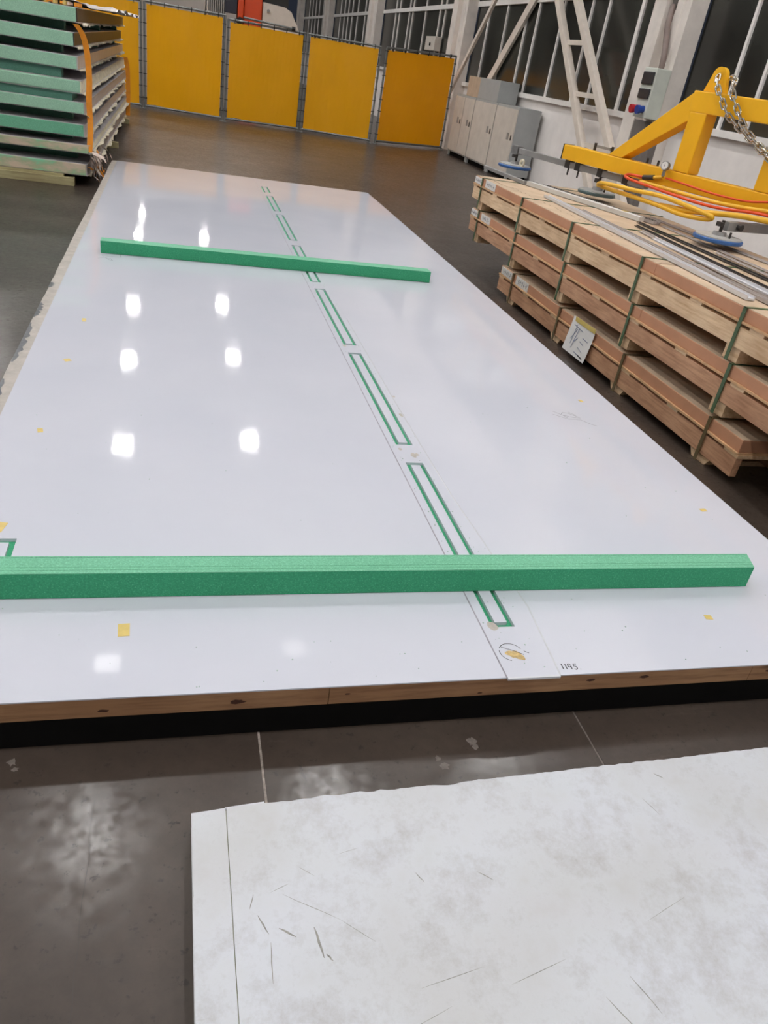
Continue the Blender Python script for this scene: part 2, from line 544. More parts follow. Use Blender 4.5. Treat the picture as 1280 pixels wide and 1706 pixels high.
struct(MB().box(HX0, HX1 + 0.2, HY0 - 0.2, HY0, 0, HZ).build('wall_front', 'wall_far'), 'grey end wall behind the viewer')

SILL, TRANS, HEAD = 1.46, 3.05, 5.4
wall = struct_empty('wall_right', 'white painted window wall with concrete columns', (HX1, 20, 0))
MB().box(HX1, HX1 + 0.2, HY0, HY1, 0, SILL - 0.05).build('lower_wall', 'wall', wall)
MB().box(HX1, HX1 + 0.2, HY0, HY1, HEAD, HZ).build('upper_wall', 'wall', wall)
columns = [(-8.4, -7.5), (1.1, 2.0), (10.55, 11.45), (19.79, 20.87), (29.5, 30.8), (39.3, 40.6), (49.0, 50.2)]
CX = 6.35
for y0, y1 in columns:
    w = y1 - y0
    ya, yb = y0 + 0.38 * w, y0 + 0.65 * w
    c = MB().prism([(CX, y0), (CX, y0 + 0.13 * w), (CX + 0.02, y0 + 0.15 * w), (CX + 0.02, y0 + 0.2 * w), (CX, y0 + 0.22 * w), (CX, ya), (CX + 0.1, ya + 0.02),
                    (CX + 0.1, yb - 0.02), (CX - 0.02, yb), (CX - 0.02, y1), (HX1, y1), (HX1, y0)], 'z', 0, HZ).build('column', 'concrete', wall)

MB().box(CX - 0.012, CX + 0.1, 10.54, 11.12, 0.35, 1.43).build('column_coat', 'coat', wall)['label'] = 'dark grey guard around the column foot'  # lower column painted dark grey, built as a thin box over it
bays = [((2.0, 10.55), [9.52, 8.98, 7.9, 7.32, 6.2, 5.1, 4.5, 3.4, 2.3]),
        ((11.45, 19.79), [18.98, 17.88, 16.75, 16.2, 15.07, 13.95, 13.34, 12.26]),
        ((20.87, 29.5), [27.84, 27.35, 26.11, 25.71, 24.3, 22.88, 22.41, 21.6]),
        ((30.8, 39.3), [37.84, 36.9, 36.07, 35.2, 34.1, 32.65, 31.6]),
        ((40.6, 49.0), [47.2, 46.1, 45.0, 43.9, 42.6, 41.3])]
for i, ((y0, y1), mul) in enumerate(bays):
    w = struct_empty('window_%d' % (i + 1), ['steel framed night window behind the yellow lifting frame', 'tall dark window above the grey lockers',
                     'window above the orange end of the yellow fence', 'far window past the second wall column', 'farthest window beyond the yellow fence'][i],
                     (HX1, (y0 + y1) / 2, SILL))
    MB().box(HX1 - 0.08, HX1 + 0.2, y0, y1, SILL - 0.05, SILL + 0.03).build('sill', 'win_frame', w)
    MB().box(HX1 - 0.02, HX1 + 0.07, y0, y1, TRANS - 0.05, TRANS + 0.05).build('transom', 'win_frame', w)
    MB().box(HX1 - 0.02, HX1 + 0.07, y0, y1, HEAD - 0.07, HEAD).build('head', 'win_frame', w)
    ys = [y0] + sorted(mul) + [y1]
    for y in mul:
        wd = 0.05 if i != 1 or y > 12.5 else 0.09
        MB().box(HX1, HX1 + 0.06, y - wd / 2, y + wd / 2, SILL + 0.03, HEAD - 0.07).build('mullion', 'win_frame', w)
    for a, b in zip(ys[:-1], ys[1:]):
        MB().box(HX1 + 0.03, HX1 + 0.04, a, b, SILL + 0.03, TRANS - 0.05).build('pane', 'glass', w)
        MB().box(HX1 + 0.03, HX1 + 0.04, a, b, TRANS + 0.05, HEAD - 0.07).build('pane', 'glass', w)

# ------------------------------------------------------------------ ceiling lamps, with unseen fill lamps added
def lamp(x, y, mat='lamp_on', k=0):
    t = thing('high_bay_or_fill_lamp', 'square white high bay lamp below the roof, some of them added out of view as fill light', 'lamp', (x, y, LAMP_Z), 'high bay lamps')
    MB().box(x - 0.2, x + 0.2, y - 0.2, y + 0.2, LAMP_Z, LAMP_Z + 0.012).build('diffuser', mat, t)
    MB().box(x - 0.25, x + 0.25, y - 0.25, y + 0.25, LAMP_Z + 0.012, LAMP_Z + 0.16).build('housing', 'lamp_body', t, 0.01)
    MB().tube([(x, y, LAMP_Z + 0.16), (x, y, HZ)], 0.015, 6).build('hanger', 'lamp_body', t)


for x, y in ((-1.05, 7.1), (2.25, 7.3), (-1.1, 12.35), (2.1, 12.5), (-1.22, 18.23), (1.99, 18.76), (-1.38, 24.27), (1.93, 25.15),
             (-1.52, 30.11), (1.84, 31.06), (-1.84, 42.09), (1.45, 42.72), (-1.90, 47.41), (-2.16, 56.2),
             (-1.0, 1.2), (2.3, 1.4), (-1.0, -4.8), (2.3, -4.6), (-5.4, 1.2), (-5.4, 7.1), (-5.4, 12.4), (-5.4, 18.5), (-5.4, 24.5), (-5.4, 30.5), (-10.5, 4.0), (-10.5, 12.4), (-10.5, 20.5), (-10.5, 28.5), (5.3, 1.2), (5.3, 8.0),  # side rows in this line are added unseen to brighten wall and fence
             (-5.4, -4.8), (5.3, -4.8), (-5.4, -10.5), (-1.0, -10.5), (2.3, -10.5), (5.3, -10.5), (-10.5, -4.0), (-10.5, 8.2), (-10.5, 16.5), (-10.5, 24.5),  # added out of view to lift the fence, wall and dim front faces
             (-14.8, 6.0), (-14.8, 12.4), (-14.8, 18.5), (-14.8, 24.5)):  # far left row added unseen to light the window wall
    lamp(x, y)
lamp(-1.01, 10.18, 'lamp_dim')  # dim lamp added for the soft glow on the white panel
lamp(2.16, 10.38, 'lamp_dimmer')  # weaker lamp added for the fainter glow beside it

# ------------------------------------------------------------------ the big white sandwich panel
PX0, PX1, PY0, PY1, PZ0, PZ1 = -0.708, 2.302, 1.415, 9.93, 0.092, 0.158
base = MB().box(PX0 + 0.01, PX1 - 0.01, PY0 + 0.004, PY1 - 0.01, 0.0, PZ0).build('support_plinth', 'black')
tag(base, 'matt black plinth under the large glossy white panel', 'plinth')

panel = thing('sandwich_panel', 'large glossy white panel with green routed slots lying on a black plinth', 'panel', ((PX0 + PX1) / 2, (PY0 + PY1) / 2, PZ0))
ew = PY0 + 0.05
for a, b in ((PX0, 0.40), (0.402, 1.722), (1.724, PX1)):
    MB().box(a, b, PY0, ew, PZ0, PZ1 - 0.004).build('edge_timber', 'edge_wood', panel)
for kx, kz, kr in ((-0.155, 0.112, 0.010), (0.165, 0.118, 0.016), (0.83, 0.102, 0.006), (1.17, 0.128, 0.011), (1.345, 0.130, 0.012), (1.79, 0.128, 0.010), (0.45, 0.125, 0.006)):
    MB().prism([(kx + kr * math.cos(a * math.pi / 7) * random.uniform(.9, 1.5), kz + 0.45 * kr * math.sin(a * math.pi / 7) * random.uniform(.8, 1.2)) for a in range(14)], 'y', PY0 - 0.0005, PY0 + 0.001).build('knot', 'knot', panel)
MB().box(PX0, PX1, PY1 - 0.05, PY1, PZ0, PZ1 - 0.004).build('edge_timber', 'edge_wood', panel)
MB().box(PX0, PX1, ew, PY1 - 0.05, PZ0, PZ1 - 0.012).build('foam_core', 'foam_cut', panel)

slots = [(0.930, 1.006, a, b) for a, b in ((1.625, 2.68), (2.845, 3.98), (4.11, 5.245), (5.42, 6.53), (6.71, 7.805), (7.96, 8.81), (9.0, 9.39))]
slots.append((-0.56, -0.453, 1.62, 2.102))
SW = 0.018
SX0, SX1, SY0, SY1 = -0.652, PX1 + 0.003, PY0 - 0.004, PY1


def make_skin():
    xs, ys = {SX0, SX1}, {SY0, SY1}
    for x0, x1, y0, y1 in slots:
        w = SW
        xs |= {x0, x0 + w, x1 - w, x1}
        ys |= {y0, y0 + w * 1.2, y1 - w * 1.2, y1}
    xs, ys = sorted(xs), sorted(ys)

    def solid(i, j):
        if i < 0 or j < 0 or i >= len(xs) - 1 or j >= len(ys) - 1:
            return False
        cx, cy = (xs[i] + xs[i + 1]) / 2, (ys[j] + ys[j + 1]) / 2
        for x0, x1, y0, y1 in slots:
            if x0 < cx < x1 and y0 < cy < y1:
                if not (x0 + SW < cx < x1 - SW and y0 + SW * 1.2 < cy < y1 - SW * 1.2):
                    return False
        return True
    m = MB()
    zt, zb = PZ1, PZ1 - 0.0118
    for i in range(len(xs) - 1):
        for j in range(len(ys) - 1):
            if not solid(i, j):
                continue
            x0, x1, y0, y1 = xs[i], xs[i + 1], ys[j], ys[j + 1]
            m.add([(x0, y0, zt), (x1, y0, zt), (x1, y1, zt), (x0, y1, zt)], [(0, 1, 2, 3)])
            edge_z = PZ1 - 0.004
            if not solid(i - 1, j):
                m.add([(x0, y0, zb), (x0, y0, zt), (x0, y1, zt), (x0, y1, zb)], [(0, 1, 2, 3)])
            if not solid(i + 1, j):
                m.add([(x1, y0, zb), (x1, y0, zt), (x1, y1, zt), (x1, y1, zb)], [(0, 1, 2, 3)])
            if not solid(i, j - 1):
                q = zb if j > 0 else edge_z
                m.add([(x0, y0, q), (x0, y0, zt), (x1, y0, zt), (x1, y0, q)], [(0, 1, 2, 3)])
            if not solid(i, j + 1):
                m.add([(x0, y1, zb), (x0, y1, zt), (x1, y1, zt), (x1, y1, zb)], [(0, 1, 2, 3)])
    return m


make_skin().build('top_skin', 'skin', panel)['label'] = 'glossy white laminate face'
# glue margin left bare along one long edge, with darker peeled patches
mg = MB()
n = 90
outer = [PX0 - 0.004 + 0.006 * random.random() for _ in range(n + 1)]
vs = []
for k in range(n + 1):
    y = PY0 + (PY1 - PY0) * k / n
    vs += [(outer[k], y, PZ1 - 0.0035), (SX0 + 0.004, y, PZ1 - 0.0035)]
mg.add(vs, [(2 * k, 2 * k + 1, 2 * k + 3, 2 * k + 2) for k in range(n)])
mg.box(PX0, SX0, PY0, PY1, PZ0, PZ1 - 0.0045)
mg.build('glue_margin', 'grey_edge', panel)['label'] = 'bare grey glue margin along the edge'
gp = MB()
for y0, y1 in ((2.6, 3.35), (3.55, 4.1), (4.2, 4.45), (4.75, 4.86)):
    k0 = 14
    pts = []
    for k in range(k0 + 1):
        y = y0 + (y1 - y0) * k / k0
        pts.append((PX0 + 0.006 + 0.024 * abs(math.sin(k * 1.9 + y0)) * math.sin(math.pi * k / k0) ** 0.5, y))
    vs = []
    for x, y in pts:
        vs += [(PX0 - 0.002, y, PZ1 - 0.0025), (x, y, PZ1 - 0.0025)]
    gp.add(vs, [(2 * k, 2 * k + 1, 2 * k + 3, 2 * k + 2) for k in range(k0)])
gp.build('peeled_glue', 'glue', panel, kind='stuff')

# joint strip: slightly raised white strip along the routed slots, with a grey seam
sm = MB()
sm.box(0.8955, 0.8995, SY0, PY1, PZ1, PZ1 + 0.0006)
sm.build('seam_line', 'seam', panel)
sm = MB()
for y in [SY0 + 0.012 * 0]:
    pts = [(1.061, SY0), (1.088, 1.72), (1.075, 1.95), (1.05, 2.4), (1.045, 2.7), (1.04, 3.4), (1.04, 4.6)]
    vs = []
    for x, y in pts:
        vs += [(x - 0.003, y, PZ1 + 0.0003), (x + 0.003, y, PZ1 + 0.0003), (x, y, PZ1 + 0.0016)]
    fs = []
    for k in range(len(pts) - 1):
        a, b = 3 * k, 3 * k + 3
        fs += [(a, a + 2, b + 2, b), (a + 2, a + 1, b + 1, b + 2)]
    sm.add(vs, fs)
sm.build('glue_ridge', 'strip_skin', panel)
MB().box(0.899, 1.06, SY0 - 0.006, SY0 + 0.0, PZ1 - 0.006, PZ1 + 0.001).build('strip_end', 'strip_skin', panel)

# strokes of handwriting on the skin
ZI = PZ1 + 0.0006


def strokes(name, lines, w, mat, parent, z, label=None):
    m = MB()
    for ln in lines:
        m.ribbon(ln, w, z)
    o = m.build(name, mat, parent)
    if label:
        o['label'] = label
    return o


def local(lines, ox, oy, sx, sy, ang=0.0):
    c, s = math.cos(ang), math.sin(ang)
    return [[(ox + c * sx * a - s * sy * b, oy + s * sx * a + c * sy * b) for a, b in ln] for ln in lines]


def arc(cx, cy, rx, ry, a0, a1, n=10):
    return [(cx + rx * math.cos(math.radians(a0 + (a1 - a0) * k / n)), cy + ry * math.sin(math.radians(a0 + (a1 - a0) * k / n))) for k in range(n + 1)]


digits = [[(0.05, 1.0), (0.1, 0.0)], [(0.9, 1.0), (0.95, 0.0)],
          arc(1.75, 0.7, 0.32, 0.3, 0, 330) + [(2.1, 0.6), (2.05, 0.0)],
          [(3.5, 1.0), (2.85, 1.0), (2.75, 0.55)] + arc(3.0, 0.3, 0.36, 0.3, 80, -150, 8), [(3.98, 0.08), (4.12, 0.04)]]
strokes('handwritten_number', local(digits, 1.080, 1.433, 0.0135, 0.022, -0.08), 0.0032, 'ink', panel, ZI, 'handwritten black number 1195.')
strokes('pencil_scribble', [[(1.885, 3.30), (1.925, 3.25), (1.935, 3.225)], [(1.868, 3.262), (1.90, 3.235), (1.935, 3.21), (1.97, 3.212), (2.0, 3.205), (2.035, 3.16), (2.06, 3.14)],
        [(1.92, 3.27), (1.935, 3.29), (1.96, 3.285), (2.0, 3.245), (2.012, 3.23), (1.98, 3.232), (1.955, 3.24)], [(1.97, 3.30), (2.0, 3.26)], [(1.925, 3.255), (1.95, 3.242)]],
        0.0035, 'ink_grey', panel, ZI, 'grey handwritten scribble')
strokes('pencil_scribble', [[(-0.50, 5.50), (-0.455, 5.535), (-0.43, 5.49), (-0.40, 5.47)], [(-0.47, 5.56), (-0.48, 5.60), (-0.44, 5.58)],
        [(-0.44, 5.575), (-0.36, 5.58), (-0.365, 5.66)], [(-0.455, 5.53), (-0.42, 5.52), (-0.405, 5.475)]], 0.005, 'ink_grey', panel, ZI, 'grey handwritten scribble near the far foam bar')
strokes('pencil_circle', [arc(0.950, 1.512, 0.036, 0.037, 20, 150, 14), arc(0.950, 1.512, 0.036, 0.037, 165, 250, 10), [(0.925, 1.535), (0.955, 1.52), (0.985, 1.50)], [(0.99, 1.515), (1.003, 1.505)]], 0.0022, 'ink', panel, ZI, 'dark pencilled circle')
m = MB()
for zk, (cx, cy, r1, r2) in enumerate(((0.957, 1.503, 0.02, 0.015), (0.968, 1.492, 0.014, 0.014), (0.943, 1.508, 0.014, 0.010), (0.975, 1.487, 0.008, 0.012))):
    ring = [(cx + r1 * math.cos(a * math.pi / 6) * random.uniform(.8, 1.15), cy + r2 * math.sin(a * math.pi / 6) * random.uniform(.8, 1.15), ZI - 0.0002 + 0.0003 * zk) for a in range(12)]
    m.add(ring, [tuple(range(12))])
m.build('glue_stain', 'stain', panel)['label'] = 'tan glue stain inside the pencilled circle'
m = MB()
for cx, cy, r in ((0.985, 2.745, 0.013), (1.0, 2.755, 0.008), (0.935, 1.63, 0.016), (0.938, 2.80, 0.008), (1.035, 3.16, 0.012), (1.05, 3.38, 0.008), (0.93, 4.09, 0.012)):
    m.add([(cx + r * math.cos(a * math.pi / 5) * random.uniform(.7, 1.2), cy + 1.6 * r * math.sin(a * math.pi / 5) * random.uniform(.7, 1.2), ZI - 0.0002) for a in range(10)], [tuple(range(10))])
m.build('glue_smear', 'grey_edge', panel, kind='stuff')

tapes = [(-0.121, 1.660, 0.030, 0.052, 0.05), (1.708, 1.640, 0.026, 0.022, -0.1), (2.149, 2.329, 0.03, 0.022, 0.1), (2.127, 3.463, 0.022, 0.03, 0.2),
         (-0.478, 3.604, 0.03, 0.03, 0.5), (-0.462, 4.201, 0.02, 0.05, 0.1), (-0.491, 2.852, 0.02, 0.035, 0.2), (-0.512, 2.165, 0.03, 0.055, -0.2)]
tape_labels = ['largest yellow tape scrap on the white panel before the near foam bar', 'small yellow tape scrap on the panel near the end of the near foam bar',
               'yellow tape scrap on the panel by the lower crate corner', 'faint yellow tape scrap beside the grey scribble on the panel',
               'yellow tape scrap on the panel beside the dark peeled glue', 'faint upright yellow tape scrap on the panel below the far foam bar',
               'small yellow tape scrap near the left panel edge above the near foam bar', 'yellow tape scrap at the left frame edge above a routed slot']
for (x, y, w, h, a), lb in zip(tapes, tape_labels):
    c, s = math.cos(a), math.sin(a)
    q = [(x + c * i * w / 2 - s * j * h / 2, y + s * i * w / 2 + c * j * h / 2) for i, j in ((-1, -1), (1, -1), (1.05, 1), (-0.95, 1))]
    tag(MB().prism(q, 'z', PZ1 + 0.0002, PZ1 + 0.0009).build('tape_scrap', 'tape'), lb, 'tape', 'yellow tape scraps on the white panel')

cr = MB()
for k in range(330):
    if k < 260:
        x = random.choice([0.92, 1.012]) + random.gauss(0, 0.012) + (0.02 if random.random() < .3 else 0)
        y = random.uniform(1.5, 8.0)
    else:
        x, y = random.uniform(-0.6, 2.2), 1.43 + random.random() ** 2 * 2.6
    r = random.uniform(0.0007, 0.0018)
    cr.box(x - r, x + r, y - r, y + r * random.uniform(.6, 1.6), PZ1, PZ1 + r)
tag(cr.build('foam_crumbs', 'crumb'), 'fine green and grey foam dust scattered along the routed slots', 'dust', kind='stuff')


# ------------------------------------------------------------------ foam bars
def foam_bar(x0, x1, yl, yr, w, z0, z1, label, grooves, skew=0.0):
    t = thing('foam_bar', label, 'foam bar', ((x0 + x1) / 2, (yl + yr) / 2, z0), 'green foam bars on the white panel')
    prof = [(0, z0), (w, z0), (w, z1)]
    for g in grooves:
        prof += [(w * g + 0.0012, z1), (w * g, z1 - 0.0025), (w * g - 0.0012, z1)]
    prof += [(0.0, z1)]
    n = len(prof)
    vs = [(x0, yl + p, z) for p, z in prof] + [(x1 + skew * p / w, yr + p, z) for p, z in prof]
    m = MB().add(vs, [tuple(range(n)), tuple(range(2 * n - 1, n - 1, -1))] + [(i, i + n, (i + 1) % n + n, (i + 1) % n) for i in range(n)])
    m.build('foam_body', 'foam', t)
    # coarse sawn face towards the viewer
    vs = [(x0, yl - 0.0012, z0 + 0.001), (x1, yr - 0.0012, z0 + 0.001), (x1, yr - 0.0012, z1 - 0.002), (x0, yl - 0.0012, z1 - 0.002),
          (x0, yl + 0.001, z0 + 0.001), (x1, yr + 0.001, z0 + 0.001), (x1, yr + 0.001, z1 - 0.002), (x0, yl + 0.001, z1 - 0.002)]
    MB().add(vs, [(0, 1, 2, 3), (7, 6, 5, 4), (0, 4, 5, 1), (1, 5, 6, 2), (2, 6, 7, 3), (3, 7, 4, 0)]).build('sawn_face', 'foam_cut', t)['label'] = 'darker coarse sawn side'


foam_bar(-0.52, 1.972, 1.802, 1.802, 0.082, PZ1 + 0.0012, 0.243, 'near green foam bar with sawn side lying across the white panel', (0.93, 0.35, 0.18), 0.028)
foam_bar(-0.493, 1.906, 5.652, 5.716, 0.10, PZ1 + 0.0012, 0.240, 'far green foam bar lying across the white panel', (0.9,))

# ------------------------------------------------------------------ scuffed board in the foreground
BZ = 0.06
bd = thing('scuffed_board', 'scuffed white board with ragged edge lying on the floor in the foreground', 'board', (0.9, 0.8, 0))
edge = []
nx = 150
bx0, bx1 = 0.05, 2.6
for k in range(nx + 1):
    x = bx0 + (bx1 - bx0) * k / nx
    y = 1.144 + 0.0245 * (x - bx0) + random.uniform(-0.0016, 0.0016)
    if 0.3 < x < 0.5:
        y += 0.004 * abs(math.sin(x * 40))
    if 0.62 < x < 0.72:
        y -= 0.005 * math.sin((x - 0.62) * 31.4)
    edge.append((x, y))


def board_piece(name, mat, x0, x1, z0, z1, dy=0.0):
    pts = [(x, y + dy) for x, y in edge if x0 <= x <= x1]
    poly = [(x0, -0.8), (x1, -0.8)] + pts[::-1]
    if abs(pts[0][0] - x0) > 1e-6:
        poly.append((x0, pts[0][1]))
    return MB().prism(poly, 'z', z0, z1).build(name, mat, bd)


board_piece('face_sheet', 'scuff', 0.1262, bx1, BZ - 0.004, BZ)
ragl = [(bx0 + random.uniform(-0.0012, 0.001), -0.8 + 1.94 * k / 60) for k in range(61)]
MB().prism(ragl[::-1] + [(0.1245, -0.8), (0.1245, 1.146)][::1], 'z', BZ - 0.004, BZ - 0.0005).build('edge_sheet', 'scuff', bd)['label'] = 'narrow white edge strip'
board_piece('foam_core', 'foam_dirty', bx0 + 0.002, bx1, 0.004, BZ - 0.0042, -0.004)
board_piece('back_sheet', 'scuff', bx0, bx1, 0.0, 0.004)
m = MB().prism([(0.122, 1.1475), (0.215, 1.150), (0.213, 1.1575), (0.18, 1.1555), (0.124, 1.151)], 'z', BZ - 0.010, BZ - 0.005)
m.build('torn_flap', 'strip_skin', bd)['label'] = 'torn white strip sticking out'
m = MB()
for a, b, w in (((0.175, 0.885), (0.192, 0.844), .004), ((0.214, 0.853), (0.246, 0.831), .006), ((0.283, 0.846), (0.294, 0.783), .007), ((0.228, 0.923), (0.34, 0.853), .0016), ((0.34, 0.853), (0.40, 0.80), .0016),
                ((0.196, 0.827), (0.191, 0.75), .003), ((1.235, 1.132), (1.255, 1.112), .004), ((0.93, 0.582), (0.90, 0.66), .003), ((1.16, 1.06), (1.18, 1.01), .002), ((0.66, 0.92), (0.69, 0.895), .003),
                ((0.52, 0.935), (0.535, 0.91), .003), ((0.16, 0.90), (0.17, 0.93), .003), ((0.47, 0.70), (0.60, 0.72), .002), ((0.65, 0.68), (0.78, 0.71), .002), ((0.30, 0.79), (0.31, 0.775), .005), ((0.205, 0.93), (0.245, 0.945), .0016),
                ((0.27, 0.98), (0.30, 0.955), .0014), ((1.0, 0.76), (1.12, 0.80), .0014), ((0.83, 0.63), (0.87, 0.55), .003), ((0.42, 0.63), (0.52, 0.66), .0012), ((0.36, 1.0), (0.41, 1.01), .001)):
    (ax, ay), (b_x, by) = a, b
    q = [(ax + (b_x - ax) * t + random.uniform(-1, 1) * .001, ay + (by - ay) * t) for t in (0, .25, .5, .75, 1)]
    m.ribbon(q, w * 0.75, BZ + 0.0004, True)
m.build('scuff_marks', 'scuff_mark', bd, kind='stuff')


# ------------------------------------------------------------------ crates of wrapped sheets
CXF, CXB = 2.695, 3.98


def crate(y0, y1, z0, straps, label, dirt, mats, strap_mat):
    zs, zb = z0 + (0.045 if z0 == 0 else 0.072), z0 + (0.148 if z0 == 0 else 0.172)
    zd0, zd1 = zb + 0.018, zb + 0.029
    zt = z0 + (0.245 if z0 == 0 else 0.265)
    t = thing('wooden_crate', label, 'crate', (CXF, (y0 + y1) / 2, z0), 'strapped crates of wrapped sheets')
    for x in (CXF, CXF + 0.32, (CXF + CXB) / 2 + 0.12, CXB - 0.04):
        MB().box(x, x + 0.04, y0, y1, zs, zb).build('stringer', mats[0], t, 0.003)
    for ys in straps:
        lo, hi = max(ys - 0.058, y0 + 0.03), min(ys + 0.058, y1 - 0.03)
        MB().prism([(lo, z0), (hi, z0), (hi + 0.035 * (z0 == 0), zs), (lo - 0.035 * (z0 == 0), zs)], 'x', CXF + 0.012, CXB - 0.012).build('runner', mats[1], t)
    k = int((y1 - y0) / 0.49)
    for i in range(k + 1):
        yy = y0 + 0.05 + (y1 - y0 - 0.1) * i / k
        MB().box(CXF - 0.002, CXB, yy - 0.055, yy + 0.055, zb, zd0).build('deck_slat', 'pine', t)
    # thin deck board, a little wavy along the visible edge
    n = 40
    vs = []
    for i in range(n + 1):
        yy = y0 + (y1 - y0) * i / n
        dz = random.uniform(-0.002, 0.003)
        ox = random.uniform(0, 0.006)
        vs += [(CXF - 0.006 - ox, yy, zd0), (CXB, yy, zd0), (CXB, yy, zd1), (CXF - 0.006 - ox, yy, zd1 + dz * 0)]
    fs = [(0, 1, 2, 3), tuple(4 * n + j for j in (3, 2, 1, 0))]
    for i in range(n):
        a, b = 4 * i, 4 * i + 4
        fs += [(a, b, b + 1, a + 1), (a + 1, b + 1, b + 2, a + 2), (a + 2, b + 2, b + 3, a + 3), (a + 3, b + 3, b, a)]
    MB().add(vs, fs).build('deck_board', 'deck', t)
    seams = [y0 + 0.004] + [s for s in (4.03,) if y0 < s < y1] + [y1 - 0.004]
    for a, b in zip(seams[:-1], seams[1:]):
        cbox = MB().box(CXF + 0.002, CXB - 0.004, a + 0.002, b - 0.002, zd1, zt - 0.003).build('carton', 'card', t, 0.004)
        MB().box(CXF + 0.006, CXB - 0.008, a + 0.006, b - 0.006, zt - 0.003, zt).build('carton_lid', 'card_top', cbox)
    for ys in straps:
        w = 0.012
        m = MB()
        m.box(CXF - 0.010, CXF - 0.006, ys - w, ys + w, z0 + 0.002, zt + 0.004)
        m.box(CXF - 0.010, CXB + 0.008, ys - w, ys + w, zt + 0.001, zt + 0.004)
        m.box(CXB + 0.004, CXB + 0.008, ys - w, ys + w, z0 + 0.002, zt + 0.004)
        m.build('strap', strap_mat, t)
    return t, zd1, zt


T1, T2, T3 = 0.54, 0.268, 0.0
c3, d3, t3 = crate(2.85, 6.23, T3, [5.93, 5.005, 4.05, 3.12], 'bottom crate of the strapped stack, shorter than those above', 0, ('pine_red', 'pine'), 'strap_brown')
c2, d2, t2 = crate(1.95, 7.21, T2, [7.0, 6.08, 5.12, 4.13, 3.13, 2.2], 'middle crate of the strapped stack of wrapped sheets', 0, ('pine_red', 'pine'), 'strap_green')
c1, d1, t1 = crate(1.95, 7.285, T1, [7.07, 6.10, 5.16, 4.175, 3.18, 2.2], 'top crate of the strapped stack, under the yellow lifter', 0, ('pine', 'pine'), 'strap_green')


def side_label(parent, y0, y1, z0, z1, dark=True):
    x = CXF - 0.0005
    lb = MB().box(x - 0.003, x + 0.002, y0, y1, z0, z1).build('label', 'paper_grey', parent)
    if dark:
        m = MB()
        for k in range(5):
            yy = y0 + (y1 - y0) * (0.15 + 0.16 * k)
            zz = (z0 + z1) / 2
            h = (z1 - z0) * random.uniform(.18, .3)
            m.obox((x - 0.0034, yy, zz - h), (x - 0.0034, yy + random.uniform(-.02, .02), zz + h), 0.0008, 0.006, (0, 1, 0))
            m.obox((x - 0.0034, yy - .012, zz + h * random.uniform(-.6, .6)), (x - 0.0034, yy + .014, zz + h * random.uniform(-.6, .6)), 0.0008, 0.005, (0, 0, 1))
        m.build('print', 'ink_grey', lb)


side_label(c1, 7.10, 7.27, d1 + 0.004, t1 - 0.006)
side_label(c1, 6.74, 6.985, d1 + 0.002, t1 + 0.001)
side_label(c2, 7.04, 7.205, d2 + 0.004, t2 - 0.006)
side_label(c2, 6.70, 6.93, d2 + 0.002, t2 - 0.003)
side_label(c3, 5.97, 6.20, d3 + 0.004, t3 - 0.006)
side_label(c3, 5.62, 5.87, d3 + 0.002, t3 + 0.0)

# inspection sheet taped over the bottom crate
sh = thing('paper_sheet', 'white handwritten sheet taped to the bottom crate', 'paper', (2.67, 4.6, 0.03))
n = 8
vs = []
for i in range(n + 1):
    tt = i / n
    z = 0.262 - 0.232 * tt
    x = 2.686 - 0.012 * tt - 0.018 * tt * tt
    vs += [(x, 4.44, z + 0.004), (x - 0.004 * math.sin(tt * 3), 4.77, z), (x - 0.001, 4.44, z + 0.004), (x - 0.001 - 0.004 * math.sin(tt * 3), 4.77, z)]
fs = []
for i in range(n):
    a, b = 4 * i, 4 * i + 4
    fs += [(a, a + 1, b + 1, b), (a + 2, b + 2, b + 3, a + 3)]
MB().add(vs, fs).build('sheet', 'paper', sh)
m = MB()
MB().add([(2.6825, 4.44, 0.270), (2.6825, 4.74, 0.267), (2.6805, 4.73, 0.236), (2.6805, 4.435, 0.240),
          (2.6815, 4.44, 0.270), (2.6815, 4.74, 0.267), (2.6795, 4.73, 0.236), (2.6795, 4.435, 0.240)],
         [(0, 1, 2, 3), (7, 6, 5, 4), (0, 4, 5, 1), (2, 6, 7, 3)]).build('yellow_tape', 'tape', sh)
m = MB()


def paper_pt(y, z):
    tt = (0.262 - z) / 0.232
    return (2.686 - 0.012 * tt - 0.018 * tt * tt - 0.0062, y, z)


for a in (((4.72, .215), (4.58, .205)), ((4.68, .225), (4.69, .09)), ((4.66, .20), (4.71, .12)), ((4.64, .21), (4.66, .07)), ((4.62, .15), (4.66, .11)), ((4.58, .14), (4.52, .13)), ((4.58, .10), (4.50, .085)), ((4.6, .06), (4.5, .055)), ((4.56, .17), (4.48, .165))):
    m.obox(paper_pt(*a[0]), paper_pt(*a[1]), 0.0008, 0.0045, (0, 1, 0.3))
m.build('handwriting', 'pen_blue', sh)['label'] = 'blue handwriting'
MB().obox(paper_pt(4.545, 0.058), paper_pt(4.47, 0.052), 0.001, 0.008, (0, 0.2, 1)).build('black_mark', 'ink', sh)

